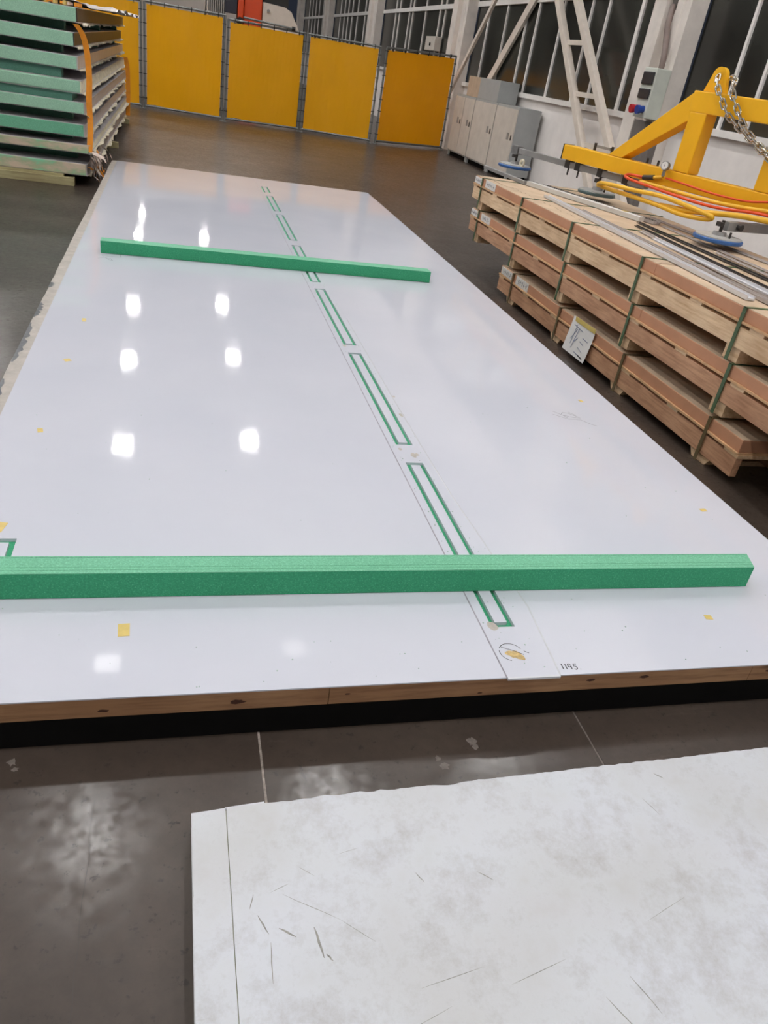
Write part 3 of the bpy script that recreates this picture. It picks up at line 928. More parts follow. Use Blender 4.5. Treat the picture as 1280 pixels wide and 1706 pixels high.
# ------------------------------------------------------------------ aluminium profiles on the top crate
lid_marks = MB()
for k in range(26):
    yy = 6.72 - 0.075 * k - (0.02 if k % 3 == 0 else 0)
    xx = CXF + 0.13 + 0.012 * math.sin(k * 1.7)
    lid_marks.ribbon([(xx, yy), (xx + 0.006, yy - 0.02), (xx, yy - 0.045)], 0.008, t1 + 0.0008, True)
lid_marks.build('torn_perforations', 'ink_brown', c1, kind='stuff')
for pts in ([(CXF + 0.01, 4.03), (CXF + 0.05, 4.06), (CXF + 0.16, 4.04), (CXF + 0.3, 4.10)], [(CXF + 0.02, 7.22), (CXF + 0.08, 7.0), (CXF + 0.07, 6.8), (CXF + 0.12, 6.6)], [(CXF + 0.2, 3.3), (CXF + 0.35, 3.05), (CXF + 0.6, 2.95)]):
    MB().ribbon(pts, 0.010, t1 + 0.0009, True).build('lid_tear', 'ink_brown', c1)
PZT = t1 + 0.0045


def profile(a, b, w, h, mat, label, kind='u', z=PZT):
    a, b = Vector((*a, z)), Vector((*b, z))
    t = thing('metal_profile', label, 'metal profile', ((a.x + b.x) / 2, (a.y + b.y) / 2, z), 'metal profiles on the top crate')
    d = (b - a).normalized()
    s = Vector((d.y, -d.x, 0))
    if kind == 'u':
        poly = [(-.5, 0), (.5, 0), (.5, 1), (.34, 1), (.34, .45), (-.34, .45), (-.34, 1), (-.5, 1)]
    elif kind == 'l':
        poly = [(-.5, 0), (.5, 0), (.5, .35), (-.2, .35), (-.2, 1), (-.5, 1)]
    elif kind == 'rib':
        poly = [(-.5, 0), (.5, 0), (.5, 1), (.3, 1), (.25, .4), (.1, .4), (.05, 1), (-.1, 1), (-.15, .4), (-.3, .4), (-.35, 1), (-.5, 1)]
    else:
        poly = [(-.5, 0), (.5, 0), (.5, .9), (.4, 1), (.1, 1), (.06, .85), (-.06, .85), (-.1, 1), (-.4, 1), (-.5, .9)]
    n = len(poly)
    vs = [a + s * p * w + Vector((0, 0, q * h)) for p, q in poly] + [b + s * p * w + Vector((0, 0, q * h)) for p, q in poly]
    MB().add(vs, [tuple(range(n)), tuple(range(2 * n - 1, n - 1, -1))] + [(i, i + n, (i + 1) % n + n, (i + 1) % n) for i in range(n)]).build('profile_body', mat, t)
    return t, a, b, d, s


profile((2.985, 6.30), (2.815, 3.32), 0.05, 0.022, 'alu', 'shiny aluminium channel nearest the front edge of the top crate')
profile((3.035, 5.75), (2.89, 3.0), 0.045, 0.018, 'alu_dull', 'dull aluminium channel second from the front edge of the top crate')
tb = profile((3.10, 6.98), (3.49, 5.60), 0.05, 0.038, 'alu_white', 'thick white box profile with a dark open end on the top crate', 'b')
t, a, b, d, s = tb
MB().obox(a + Vector((0, 0, 0.022)) - d * 0.001, a + Vector((0, 0, 0.022)) - d * 0.006, 0.04, 0.028).build('open_end', 'dark_metal', t)
MB().obox(a + d * 0.02 + Vector((0, 0, 0.0225)) - s * 0.0275, a + d * 0.11 + Vector((0, 0, 0.0225)) - s * 0.0275, 0.003, 0.034).build('dark_clip', 'black', t)
MB().obox(b - d * 0.22 + Vector((0, 0, 0.039)), b - d * 0.17 + Vector((0, 0, 0.039)), 0.04, 0.002).build('sticker', 'tape', t)
t, a, b, d, s = profile((3.27, 7.02), (3.60, 5.55), 0.07, 0.022, 'alu_dull', 'ribbed black and silver track beside the white box profile', 'rib')
for k in range(44):
    p = a + d * (0.03 + 0.033 * k) + Vector((0, 0, 0.0215))
    MB().obox(p, p + d * 0.013, 0.066, 0.003).build('rib', 'dark_metal', t)
profile((3.02, 7.93), (3.075, 6.995), 0.04, 0.03, 'steel_grey', 'grey bar overhanging the far end of the top crate', 'b')
profile((3.42, 5.52), (3.33, 3.4), 0.03, 0.012, 'dark_metal', 'thin dark strip running from the white box profile towards the viewer', 'l')
profile((3.30, 5.35), (3.14, 3.2), 0.022, 0.012, 'dark_metal', 'thin dark strip crossing the tan crate lid below the blue suction pad', 'l')
profile((3.20, 5.10), (2.98, 3.2), 0.035, 0.016, 'alu_dull', 'dull strip in the middle of the profiles on the top crate', 'l')
profile((3.62, 5.50), (3.52, 3.5), 0.022, 0.01, 'alu_dull', 'pale strip behind the blue suction pad on the top crate', 'l')
profile((3.74, 5.9), (3.80, 3.6), 0.026, 0.012, 'alu_dull', 'pale strip at the back of the top crate lid', 'l')
profile((3.49, 4.6), (3.40, 3.0), 0.02, 0.01, 'alu_dull', 'short pale strip in front of the blue suction pad', 'l')
profile((3.06, 4.7), (2.93, 2.6), 0.03, 0.02, 'alu', 'bright strip near the right end of the top crate lid', 'l', z=PZT + 0.02)

# ------------------------------------------------------------------ yellow vacuum lifter
LO = Vector((3.577, 6.574, 0))
yaw = math.radians(-14.9)
LU = Vector((math.sin(yaw), math.cos(yaw), 0))
LN = Vector((LU.y, -LU.x, 0))


def LP(s, z, off=0.0):
    return LO + LU * s + LN * off + Vector((0, 0, z))


lift = thing('vacuum_lifter', 'yellow vacuum lifting frame with suction pads parked on the crates', 'vacuum lifter', LP(-1.2, 0.85))
MB().obox(LP(0.505, 1.125), LP(-3.05, 1.125), 0.12, 0.12).build('main_beam', 'yellow_paint', lift, 0.008)
MB().obox(LP(0.512, 1.125), LP(0.506, 1.125), 0.125, 0.125).build('end_cap', 'dark_metal', lift)
MB().obox(LP(-0.79, 1.668), LP(-1.76, 1.668), 0.12, 0.142).build('top_chord', 'yellow_paint', lift, 0.008)
for s in (-0.892, -1.665):
    MB().obox(LP(s, 1.187), LP(s, 1.598), 0.12, 0.16, LU).build('post', 'yellow_paint', lift, 0.008)
for a, b in ((-0.075, -0.86), (-2.485, -1.70)):
    dd = 0.07
    poly = [(a, 1.186), (a - math.copysign(0.16, a - b), 1.186), (b + math.copysign(0.0, 1), 1.565), (b, 1.738), (b + math.copysign(0.05, a - b), 1.738)]
    vs = [LP(p, z, -0.058) for p, z in poly] + [LP(p, z, 0.058) for p, z in poly]
    n = len(poly)
    MB().add(vs, [tuple(range(n)), tuple(range(2 * n - 1, n - 1, -1))] + [(i, i + n, (i + 1) % n + n, (i + 1) % n) for i in range(n)]).build('diagonal', 'yellow_paint', lift, 0.006)


def eye(s0, parent):
    # lug plate with a hole
    cz, r, hole = 1.845, 0.062, 0.024
    outer = [(s0 - 0.10, 1.742)] + [(s0 + r * math.cos(a) * -1, cz + r * math.sin(a)) for a in [math.radians(10 + 160 * k / 12) for k in range(13)]] + [(s0 + 0.10, 1.742)]
    inner = [(s0 - hole * math.cos(math.radians(k * 360 / 15)), cz + hole * math.sin(math.radians(k * 360 / 15))) for k in range(15)]
    m = MB()
    for off in (-0.018, 0.018):
        vs = [LP(p, z, off) for p, z in outer] + [LP(p, z, off) for p, z in inner]
        n = len(outer)
        # match the two outlines by angle
        def ang(q):
            return math.atan2(q[1] - cz, -(q[0] - s0))
        oi = sorted(range(n), key=lambda i: ang(outer[i]))
        ii = sorted(range(15), key=lambda i: ang(inner[i]))
        fs = []
        for k in range(15):
            a, b = oi[k], oi[(k + 1) % 15]
            c, d = n + ii[(k + 1) % 15], n + ii[k]
            fs.append((a, b, c, d))
        m.add(vs, fs)
    n = 15
    vs = [LP(p, z, -0.018) for p, z in outer] + [LP(p, z, 0.018) for p, z in outer]
    m.add(vs, [(i, i + n, (i + 1) % n + n, (i + 1) % n) for i in range(n)])
    vs = [LP(p, z, -0.018) for p, z in inner] + [LP(p, z, 0.018) for p, z in inner]
    m.add(vs, [(i, i + n, (i + 1) % n + n, (i + 1) % n) for i in range(n)])
    m.build('lifting_eye', 'yellow_paint', parent)


eye(-0.935, lift)
eye(-1.62, lift)
MB().obox(LP(1.19, 1.028), LP(-0.55, 1.028), 0.05, 0.05).build('slide_arm', 'steel_grey', lift, 0.003)
for s in (0.44, 0.30, 0.0, -0.32):
    MB().obox(LP(s + 0.03, 1.03), LP(s - 0.03, 1.03), 0.062, 0.066).build('arm_clamp', 'dark_metal', lift)
    MB().tube([LP(s, 0.94, -0.0), LP(s, 0.998, -0.0)], 0.008, 8).build('bolt', 'dark_metal', lift)
for s in (0.20, -0.02):
    MB().tube([LP(s, 1.185, 0.03), LP(s, 1.245, 0.03)], 0.013, 8).build('bolt', 'dark_metal', lift)
MB().obox(LP(0.17, 1.222, 0.03), LP(0.0, 1.222, 0.03), 0.02, 0.02).build('top_clamp', 'steel_grey', lift)
for s in (-0.45, -0.57):
    MB().tube([LP(s, 1.185, 0.03), LP(s, 1.225, 0.03)], 0.010, 8).build('bolt', 'dark_metal', lift)


def pad(s, off, zbot, r, rim, ztop, parent, fitting=True):
    c = LP(s, zbot, off)
    p = MB().lathe(c, [(r * 0.97, 0), (r, 0.006), (r, 0.02), (r * 0.96, 0.026)], 32).build('suction_pad', rim, parent, smooth=False)
    MB().lathe(c, [(r * 0.93, 0.026), (r * 0.93, 0.034), (r * 0.3, 0.038)], 32).build('pad_plate', 'pad_grey', p)
    MB().lathe(c, [(0.05, 0.038), (0.045, 0.06), (0.02, 0.062)], 16).build('hub', 'steel_grey', p)
    MB().tube([c + Vector((0, 0, 0.06)), LP(s, ztop, off)], 0.012, 10).build('stem', 'dark_metal', p)
    zc = (zbot + 0.085 + ztop) / 2
    MB().obox(LP(s + 0.02, zc, off - 0.03), LP(s - 0.02, zc, off - 0.03), 0.03, (ztop - zbot - 0.09) * 0.6).build('bracket', 'dark_metal', p)
    if fitting:
        MB().tube([c + LU * -0.09 + Vector((0, 0, 0.036)), c + LU * -0.09 + Vector((0, 0, 0.075))], 0.008, 8).build('air_fitting', 'dark_metal', p)


pad(1.235, 0.0, 0.866, 0.165, 'rubber_blue', 1.0, lift)
MB().obox(LP(1.20, 1.03), LP(1.30, 1.03), 0.07, 0.075).build('pad_holder', 'steel', lift, 0.004)
MB().obox(LP(1.245, 0.99, 0.03), LP(1.245, 0.91, 0.03), 0.05, 0.03).build('pad_holder', 'steel', lift)
# pale hose fitting on the far pad
MB().tube([LP(1.10, 0.93, -0.02) + Vector((0, 0, 0.028 * math.sin(a * math.pi / 6))) + LU * 0.028 * math.cos(a * math.pi / 6) for a in range(12)], 0.012, 8, closed=True).build('hose_coil', 'ragged', lift)
pad(0.0, 0.0, 0.853, 0.165, 'pad_rim', 0.998, lift)
pad(-1.70, -0.387, 0.853, 0.17, 'rubber_blue', 0.99, lift)
MB().obox(LP(-1.70, 0.955, -0.36), LP(-1.70, 0.955, 0.75), 0.06, 0.06).build('cross_arm', 'steel_grey', lift, 0.003)
MB().obox(LP(-1.70, 0.985, 0.0), LP(-1.70, 1.066, 0.0), 0.07, 0.07).build('arm_hanger', 'dark_metal', lift)
MB().tube([LP(-1.735, 0.957, -0.26), LP(-1.765, 0.957, -0.26)], 0.022, 10).build('arm_knob', 'dark_metal', lift)

# pressure gauge and fittings on the beam
g0 = LP(-0.775, 1.205, -0.09)
g = MB()
axis = (LN * -1 + LU * -0.25 + Vector((0, 0, 0.2))).normalized()
g.tube([g0, g0 + axis * 0.03], 0.034, 18)
gg = g.build('pressure_gauge', 'steel', lift)
MB().tube([g0 + axis * 0.0305, g0 + axis * 0.032], 0.027, 18).build('dial', 'paper', gg)
MB().obox(g0 + axis * 0.0328 - Vector((0, 0, 0.012)), g0 + axis * 0.0328 + Vector((0, 0, 0.016)), 0.003, 0.001, axis).build('needle', 'ink', gg)
MB().tube([g0 + axis * 0.010 + Vector((0, 0, -0.03)), g0 + axis * 0.010 + Vector((0, 0, -0.075))], 0.013, 10).build('gauge_stem', 'steel', gg)
MB().tube([LP(-0.77, 1.125, -0.085), LP(-0.68, 1.108, -0.085)], 0.014, 10).build('air_pipe', 'hose_yellow', lift)
MB().tube([LP(-0.68, 1.108, -0.085), LP(-0.57, 1.09, -0.085)], 0.019, 10).build('hose_coupling', 'dark_metal', lift)


def smooth_pts(pts, k=6):
    P = [Vector(p) for p in pts]
    out = []
    for i in range(len(P) - 1):
        p0, p1, p2, p3 = P[max(i - 1, 0)], P[i], P[i + 1], P[min(i + 2, len(P) - 1)]
        for j in range(k):
            t = j / k
            out.append(0.5 * ((2 * p1) + (p2 - p0) * t + (2 * p0 - 5 * p1 + 4 * p2 - p3) * t * t + (3 * p1 - p0 - 3 * p2 + p3) * t ** 3))
    out.append(P[-1])
    return out


def hose(name, pts, r, mat, parent, label=None):
    o = MB().tube(smooth_pts([LP(*p) for p in pts]), r, 10).build(name, mat, parent, smooth=True)
    if label:
        o['label'] = label
    return o


hose('air_hose', [(-0.10, 0.955, -0.10), (-0.30, 0.985, -0.22), (-0.69, 1.0, -0.25), (-0.95, 1.012, -0.25), (-1.26, 0.995, -0.25), (-1.43, 0.985, -0.27), (-1.50, 0.972, -0.27), (-1.44, 0.948, -0.25), (-1.2, 0.93, -0.25), (-0.95, 0.945, -0.25), (-0.57, 0.95, -0.22), (-0.28, 0.948, -0.17), (-0.10, 0.945, -0.1)], 0.017, 'hose_yellow', lift, 'looped yellow air hose')
hose('air_hose', [(-0.95, 0.945, -0.22), (-1.25, 0.965, -0.23), (-1.5, 1.0, -0.23), (-1.75, 1.03, -0.23), (-2.1, 1.045, -0.22), (-2.6, 1.05, -0.2)], 0.02, 'hose_yellow', lift, 'thick yellow air hose')
hose('air_hose', [(-0.62, 1.062, -0.16), (-0.97, 1.06, -0.17), (-1.3, 1.058, -0.17), (-1.6, 1.07, -0.17), (-2.0, 1.10, -0.17), (-2.5, 1.10, -0.15)], 0.015, 'hose_yellow', lift, 'yellow air hose below the beam')
hose('red_hose', [(-0.56, 1.09, -0.085), (-0.42, 1.085, -0.10), (-0.43, 1.065, -0.14), (-0.63, 1.055, -0.19), (-0.97, 1.042, -0.21), (-1.25, 1.03, -0.2), (-1.5, 1.035, -0.19), (-1.8, 1.065, -0.19), (-2.3, 1.08, -0.18)], 0.011, 'hose_red', lift, 'orange red air hose')
hose('red_hose', [(-0.80, 1.125, -0.085), (-1.0, 1.118, -0.095), (-1.3, 1.105, -0.10), (-1.6, 1.112, -0.10), (-1.88, 1.155, -0.11), (-2.3, 1.17, -0.11)], 0.008, 'hose_red', lift, 'thin red air hose along the beam')


# chain draped from the lifting eye
def link_mesh():
    m = MB()
    L, R, r = 0.024, 0.017, 0.0065
    pts = []
    for k in range(9):
        a = -math.pi / 2 + math.pi * k / 8
        pts.append((L + R * math.cos(a) - 0.0, R * math.sin(a), 0))
    for k in range(9):
        a = math.pi / 2 + math.pi * k / 8
        pts.append((-L + R * math.cos(a), R * math.sin(a), 0))
    m.tube(pts, r, 8, closed=True)
    me = bpy.data.meshes.new('link')
    me.from_pydata([tuple(v) for v in m.v], [], m.f)
    for p in me.polygons:
        p.use_smooth = True
    me.materials.append(MAT['chrome'])
    return me


LINK = link_mesh()


def chain(pts, label):
    P = smooth_pts([LP(*p) for p in pts], 30)
    t = thing('lifting_chain', label, 'chain', P[0], 'steel chains draped over the yellow lifter')
    step, acc, last, idx = 0.060, 0.0, P[0], 0
    prev = P[0]
    marks = [P[0]]
    for q in P[1:]:
        seg = (q - prev).length
        while acc + seg >= step:
            f = (step - acc) / seg
            prev = prev + (q - prev) * f
            marks.append(prev.copy())
            seg = (q - prev).length
            acc = 0.0
        acc += seg
        prev = q
    for i in range(len(marks) - 1):
        a, b = marks[i], marks[i + 1]
        d = (b - a).normalized()
        s = d.cross(LN).normalized()
        u2 = s.cross(d)
        ang = math.radians(25 + 90 * (i % 2) + random.uniform(-14, 14))
        y = s * math.cos(ang) + u2 * math.sin(ang)
        z = d.cross(y)
        o = bpy.data.objects.new('link', LINK)
        COL.objects.link(o)
        o.parent = t
        M = Matrix((d, y, z)).transposed().to_4x4()
        M.translation = (a + b) / 2 - t.location
        o.matrix_local = M
    return t


chain([(-0.94, 1.85, -0.035), (-1.02, 1.775, -0.095), (-1.10, 1.70, -0.10), (-1.19, 1.615, -0.10), (-1.32, 1.545, -0.09), (-1.50, 1.465, -0.085), (-1.57, 1.425, -0.08), (-1.75, 1.36, -0.09), (-2.0, 1.30, -0.1)], 'front strand of bright chain hanging from the yellow lifting eye')
chain([(-0.99, 1.85, 0.035), (-1.10, 1.835, -0.03), (-1.16, 1.755, -0.09), (-1.27, 1.645, -0.10), (-1.385, 1.55, -0.11), (-1.52, 1.475, -0.11), (-1.60, 1.44, -0.11), (-1.8, 1.38, -0.11), (-2.05, 1.32, -0.12)], 'rear strand of bright chain hanging from the yellow lifting eye')

# ------------------------------------------------------------------ lockers below the window
LX0, LX1 = 6.06, 6.53


def locker(y0, y1, doors, label, h):
    t = thing('steel_locker', label, 'locker', ((LX0 + LX1) / 2, (y0 + y1) / 2, 0), 'steel lockers along the window wall')
    MB().box(LX0 + 0.02, LX1, y0, y1, 0.09, h).build('body', 'cab_side', t, 0.004)
    MB().box(LX0 + 0.06, LX1 - 0.03, y0 + 0.04, y1 - 0.04, 0.0, 0.09).build('dark_plinth', 'black', t)
    for y in (y0 + 0.03, y1 - 0.03):
        MB().box(LX0 + 0.02, LX0 + 0.06, y - 0.03, y + 0.03, 0, 0.09).build('foot', 'cab_side', t)
    w = (y1 - y0) / doors
    for k in range(doors):
        a, b = y0 + w * k + 0.012, y0 + w * (k + 1) - 0.012
        d = MB().box(LX0, LX0 + 0.019, a, b, 0.12, h - 0.04).build('door', 'cab', t, 0.003)
        ly = a + 0.08
        MB().box(LX0 - 0.012, LX0 - 0.001, ly - 0.015, ly + 0.015, h * 0.55, h * 0.55 + 0.09).build('handle', 'dark_metal', d)
        MB().box(LX0 - 0.005, LX0 - 0.001, a + 0.2, a + 0.3, h * 0.55, h * 0.55 + 0.12).build('vent', 'steel_grey', d)
    return t


locker(17.30, 18.62, 2, 'two door locker at the far end beside the yellow fence', 1.25)
locker(15.98, 17.27, 1, 'middle beige locker between the other two', 1.25)
locker(14.83, 15.95, 1, 'nearest beige locker with the grey side', 1.25)
t = thing('storage_box', 'tan and grey metal box standing on top of the lockers', 'box', (6.3, 17.1, 1.25))
MB().box(6.10, 6.50, 17.28, 18.06, 1.252, 1.63).build('tan_half', 'tan_board', t, 0.004)
MB().box(6.09, 6.50, 16.10, 17.275, 1.252, 1.63).build('grey_half', 'cab_side', t, 0.004)

# ------------------------------------------------------------------ wall braces
t = thing('wall_brace', 'cream lattice brace leaning down to the right before the window', 'brace', (6.43, 13, 0.2))
b1 = (16.35, 4.6, 11.65, 0.28)
b2 = (15.75, 4.6, 10.75, 0.40)
for y0, z0, y1, z1 in ((16.38, 4.6, 11.68, 0.28), (15.86, 4.6, 10.62, 0.30)):
    MB().obox((6.26, y0, z0), (6.26, y1, z1), 0.10, 0.115, (0, 1, 1)).build('member', 'brace', t, 0.006)
for z in (4.0, 3.2, 2.33, 1.62, 0.95):
    ya = 11.68 + (z - 0.28) * (16.38 - 11.68) / 4.32
    yb = 10.62 + (z - 0.30) * (15.86 - 10.62) / 4.3
    MB().obox((6.28, ya, z), (6.28, yb, z), 0.04, 0.07).build('batten', 'brace', t)
t = thing('wall_brace', 'pair of cream diagonal braces leaning down to the left behind the lockers', 'brace', (6.43, 18, 0.3))
for y0, z0, y1, z1, w in ((15.90, 4.6, 20.7, 0.30, 0.10), (14.65, 4.6, 19.5, 0.34, 0.20)):
    MB().obox((6.22 if w < .15 else 6.56, y0, z0), (6.22 if w < .15 else 6.56, y1, z1), 0.06, w, (0, -1, 1)).build('member', 'brace', t, 0.006)

# ------------------------------------------------------------------ socket box on the column
EX = 6.347
t = thing('socket_box', 'pale socket distribution box with red and blue sockets on the column', 'electrical box', (6.24, 10.7, 1.46))
MB().box(6.13, EX, 10.53, 10.86, 1.46, 2.06).build('body', 'box_green', t, 0.012)
MB().box(6.105, 6.128, 10.555, 10.835, 1.86, 2.01).build('breaker_window', 'dark_plastic', t, 0.01)
MB().box(6.105, 6.128, 10.555, 10.835, 1.69, 1.81).build('breaker_window', 'dark_plastic', t, 0.01)
for y, mt in ((10.785, 'red_plastic'), (10.615, 'blue_plastic')):
    o = MB().tube([(6.135, y, 1.565), (6.07, y, 1.555)], 0.045, 14).build('socket', mt, t)
    MB().tube([(6.07, y, 1.555), (6.03, y, 1.55)], 0.055, 14).build('socket_lid', mt, o)
MB().tube(smooth_pts([(6.27, 10.70, 2.061), (6.27, 10.72, 2.22), (6.30, 10.84, 2.42), (6.30, 10.90, 2.58), (6.36, 11.0, 2.8)]), 0.04, 10).build('conduit', 'conduit', t, smooth=True)
MB().tube([(6.385, 11.0, 2.76), (6.385, 11.0, 4.8)], 0.045, 10).build('conduit', 'steel_grey', t, smooth=True)
t = thing('switch_box', 'small white switch box on the wall behind the fence end', 'electrical box', (6.5, 22.8, 2.06))
MB().box(6.42, HX1 - 0.001, 22.3, 23.2, 2.06, 2.38).build('body', 'machine_white', t, 0.01)
MB().tube([(6.42, 22.7, 2.2), (6.40, 22.7, 2.2)], 0.04, 10).build('knob', 'black', t)

# ------------------------------------------------------------------ yellow fence
posts = [(-4.0, 18.85, 1.92), (-2.35, 18.72, 1.92), (-0.69, 18.86, 1.92), (0.95, 18.58, 1.865), (2.62, 18.76, 1.865), (4.20, 18.46, 1.86), (6.18, 19.42, 1.96)]
flabels = ['yellow fence sheet hidden mostly behind the green panel stack', 'narrow visible yellow fence sheet beside the green panel stack', 'yellow fence sheet second from the green panel stack',
           'middle yellow fence sheet below the orange machine', 'yellow fence sheet left of the orange end sheet', 'orange tinted end sheet of the fence beside the lockers']
for i in range(6):
    (xa, ya, ha), (xb, yb, hb) = posts[i], posts[i + 1]
    A, B = Vector((xa, ya, 0)), Vector((xb, yb, 0))
    d = (B - A).normalized()
    nn = Vector((d.y, -d.x, 0))
    A2, B2 = A + d * 0.033, B - d * 0.033
    if i == 5:
        A2 = A + d * 0.12
    L = (B2 - A2).length
    h = ha if i != 5 else hb
    t = thing('fence_panel', flabels[i], 'fence panel', (A + B) / 2, 'yellow fence panels across the hall')
    for q, hh in ((A2, h if i != 5 else 1.875), (B2, h)):
        MB().tube([q, q + Vector((0, 0, hh))], 0.021, 8).build('post', 'galv', t)
        MB().box(q.x - 0.03, q.x + 0.03, q.y - 0.12, q.y + 0.12, 0, 0.012).build('foot_plate', 'galv', t)
    ha2, hb2 = (h, h) if i != 5 else (1.875, h)
    MB().tube([A2 + Vector((0, 0, ha2)), B2 + Vector((0, 0, hb2))], 0.021, 8).build('rail', 'galv', t)
    MB().tube([A2 + Vector((0, 0, 0.06)), B2 + Vector((0, 0, 0.06))], 0.021, 8).build('rail', 'galv', t)
    n, mz = 18, 12
    vs, fs = [], []
    for a in range(n + 1):
        for b in range(mz + 1):
            u, w = a / n, b / mz
            q = A2 + d * (0.045 + (L - 0.09) * u)
            top = (ha2 + (hb2 - ha2) * u) - 0.045
            z = 0.075 + (top - 0.075) * w
            if b == 0 and i in (2, 3):
                z += 0.02 * max(0, 1 - abs(u - 0.12) / 0.12)
            q = q + nn * (0.014 * math.sin(u * 9 + i * 2) * math.sin(w * 3.0) + 0.004 * math.sin(u * 23 + w * 11))
            vs.append((q.x, q.y, z))
    for a in range(n):
        for b in range(mz):
            k = a * (mz + 1) + b
            fs.append((k, k + mz + 1, k + mz + 2, k + 1))
    o = MB().add(vs, fs).build('sheet', 'pvc' if i != 5 else 'pvc_orange', t)
    m = MB()
    for k in range(8):
        z = 0.2 + k * (h - 0.35) / 7
        for q, sg in ((A2, 1), (B2, -1)):
            p = q + Vector((0, 0, z))
            m.obox(p - d * sg * 0.023, p + d * sg * 0.048, 0.046, 0.012)
    for k in range(6):
        u = (k + 0.5) / 6
        p = A2 + (B2 - A2) * u + Vector((0, 0, ha2 + (hb2 - ha2) * u))
        m.obox(p + Vector((0, 0, 0.03)), p - Vector((0, 0, 0.06)), 0.05, 0.012, d)
    m.build('cable_ties', 'tie', t, kind='stuff')
t = thing('grey_pole', 'grey pole with black end knob lying on the fence top rail', 'pole', (1.8, 18.5, 1.88))
pa, pb = Vector((1.28, 18.55, 1.94)), Vector((2.30, 18.66, 1.90))
MB().tube([pa, pb], 0.02, 8).build('tube', 'galv', t)
MB().tube([pb - Vector((0.02, 0, 0)), pb + Vector((0.05, 0.0, 0))], 0.042, 10).build('end_knob', 'tie', t)

# ------------------------------------------------------------------ machinery behind the fence
t = thing('machine_enclosure', 'grey machine enclosure behind the left part of the fence', 'machine', (-1.5, 22.6, 0))
MB().box(-4.5, 0.62, 22.0, 23.6, 0, 2.62).build('cover', 'machine_grey', t, 0.02)
for k in range(9):
    x = 0.64 + 0.048 * k
    MB().box(x, x + 0.026, 22.0, 22.2, 0, 2.62).build('rib', 'steel_grey', t)
MB().box(0.62, 1.06, 22.2, 23.6, 0, 2.62).build('side_panel', 'machine_white', t)
MB().box(1.07, 1.35, 22.05, 23.0, 2.06, 2.62).build('dark_panel', 'navy', t)
MB().box(1.07, 1.35, 22.05, 23.0, 0, 2.05).build('base_panel', 'machine_grey', t)
MB().box(0.66, 0.68, 21.97, 21.99, 0, 2.62).build('pole', 'machine_white', t)
t = thing('robot_arm', 'orange red robot arm standing behind the middle of the fence', 'robot arm', (1.66, 22.4, 0))
MB().box(1.52, 1.95, 22.05, 22.7, 0.0, 2.75).build('column', 'orange_paint', t, 0.03)
MB().box(1.37, 1.505, 21.95, 22.4, 1.98, 2.75).build('forearm', 'orange_paint', t, 0.03)
MB().tube([(1.43, 21.93, 1.94), (1.43, 22.3, 1.94)], 0.07, 12).build('joint', 'tie', t)
t = thing('machine_housing', 'off white slanted machine housing right of the orange robot', 'machine', (2.4, 22.5, 0))
MB().prism([(1.97, 0), (2.93, 0), (2.87, 1.95), (2.66, 2.30), (2.50, 2.37), (1.97, 2.40)], 'y', 22.1, 23.4).build('cover', 'machine_white', t)
MB().prism([(2.02, 2.41), (2.60, 2.38), (2.55, 3.0), (2.02, 3.0)], 'y', 22.3, 23.3).build('upper_unit', 'tie', t)
MB().tube([(2.1, 22.09, 2.24), (2.1, 22.05, 2.24)], 0.035, 10).build('bolt', 'steel', t)

# ------------------------------------------------------------------ stack of green cored panels at left
SX_L, SYN, SYF = -3.6, 8.95, 16.2
rows = [(0.105, 0.222, -0.885, 'foam_patchy', 'lowest green cored panel of the stack, resting on the pale timber'),
        (0.318, 0.402, -0.85, 'foam_patchy', 'thin stained panel second from the bottom of the stack'),
        (0.468, 0.585, -0.893, 'foam', 'bright green cored panel third from the bottom of the stack'),
        (0.676, 0.783, -0.882, 'foam_pale', 'green cored panel fourth from the bottom of the stack'),
        (0.855, 0.972, -0.907, 'foam_pale', 'green cored panel with bulging corner, fourth from the top'),
        (1.058, 1.175, -0.928, 'foam_pale', 'green cored panel third from the top of the stack'),
        (1.250, 1.370, -0.950, 'foam_pale', 'green cored panel second from the top, beside the orange webbing'),
        (1.450, 1.575, -0.915, 'foam_pale', 'topmost green cored panel of the stack')]
zprev = 0.08
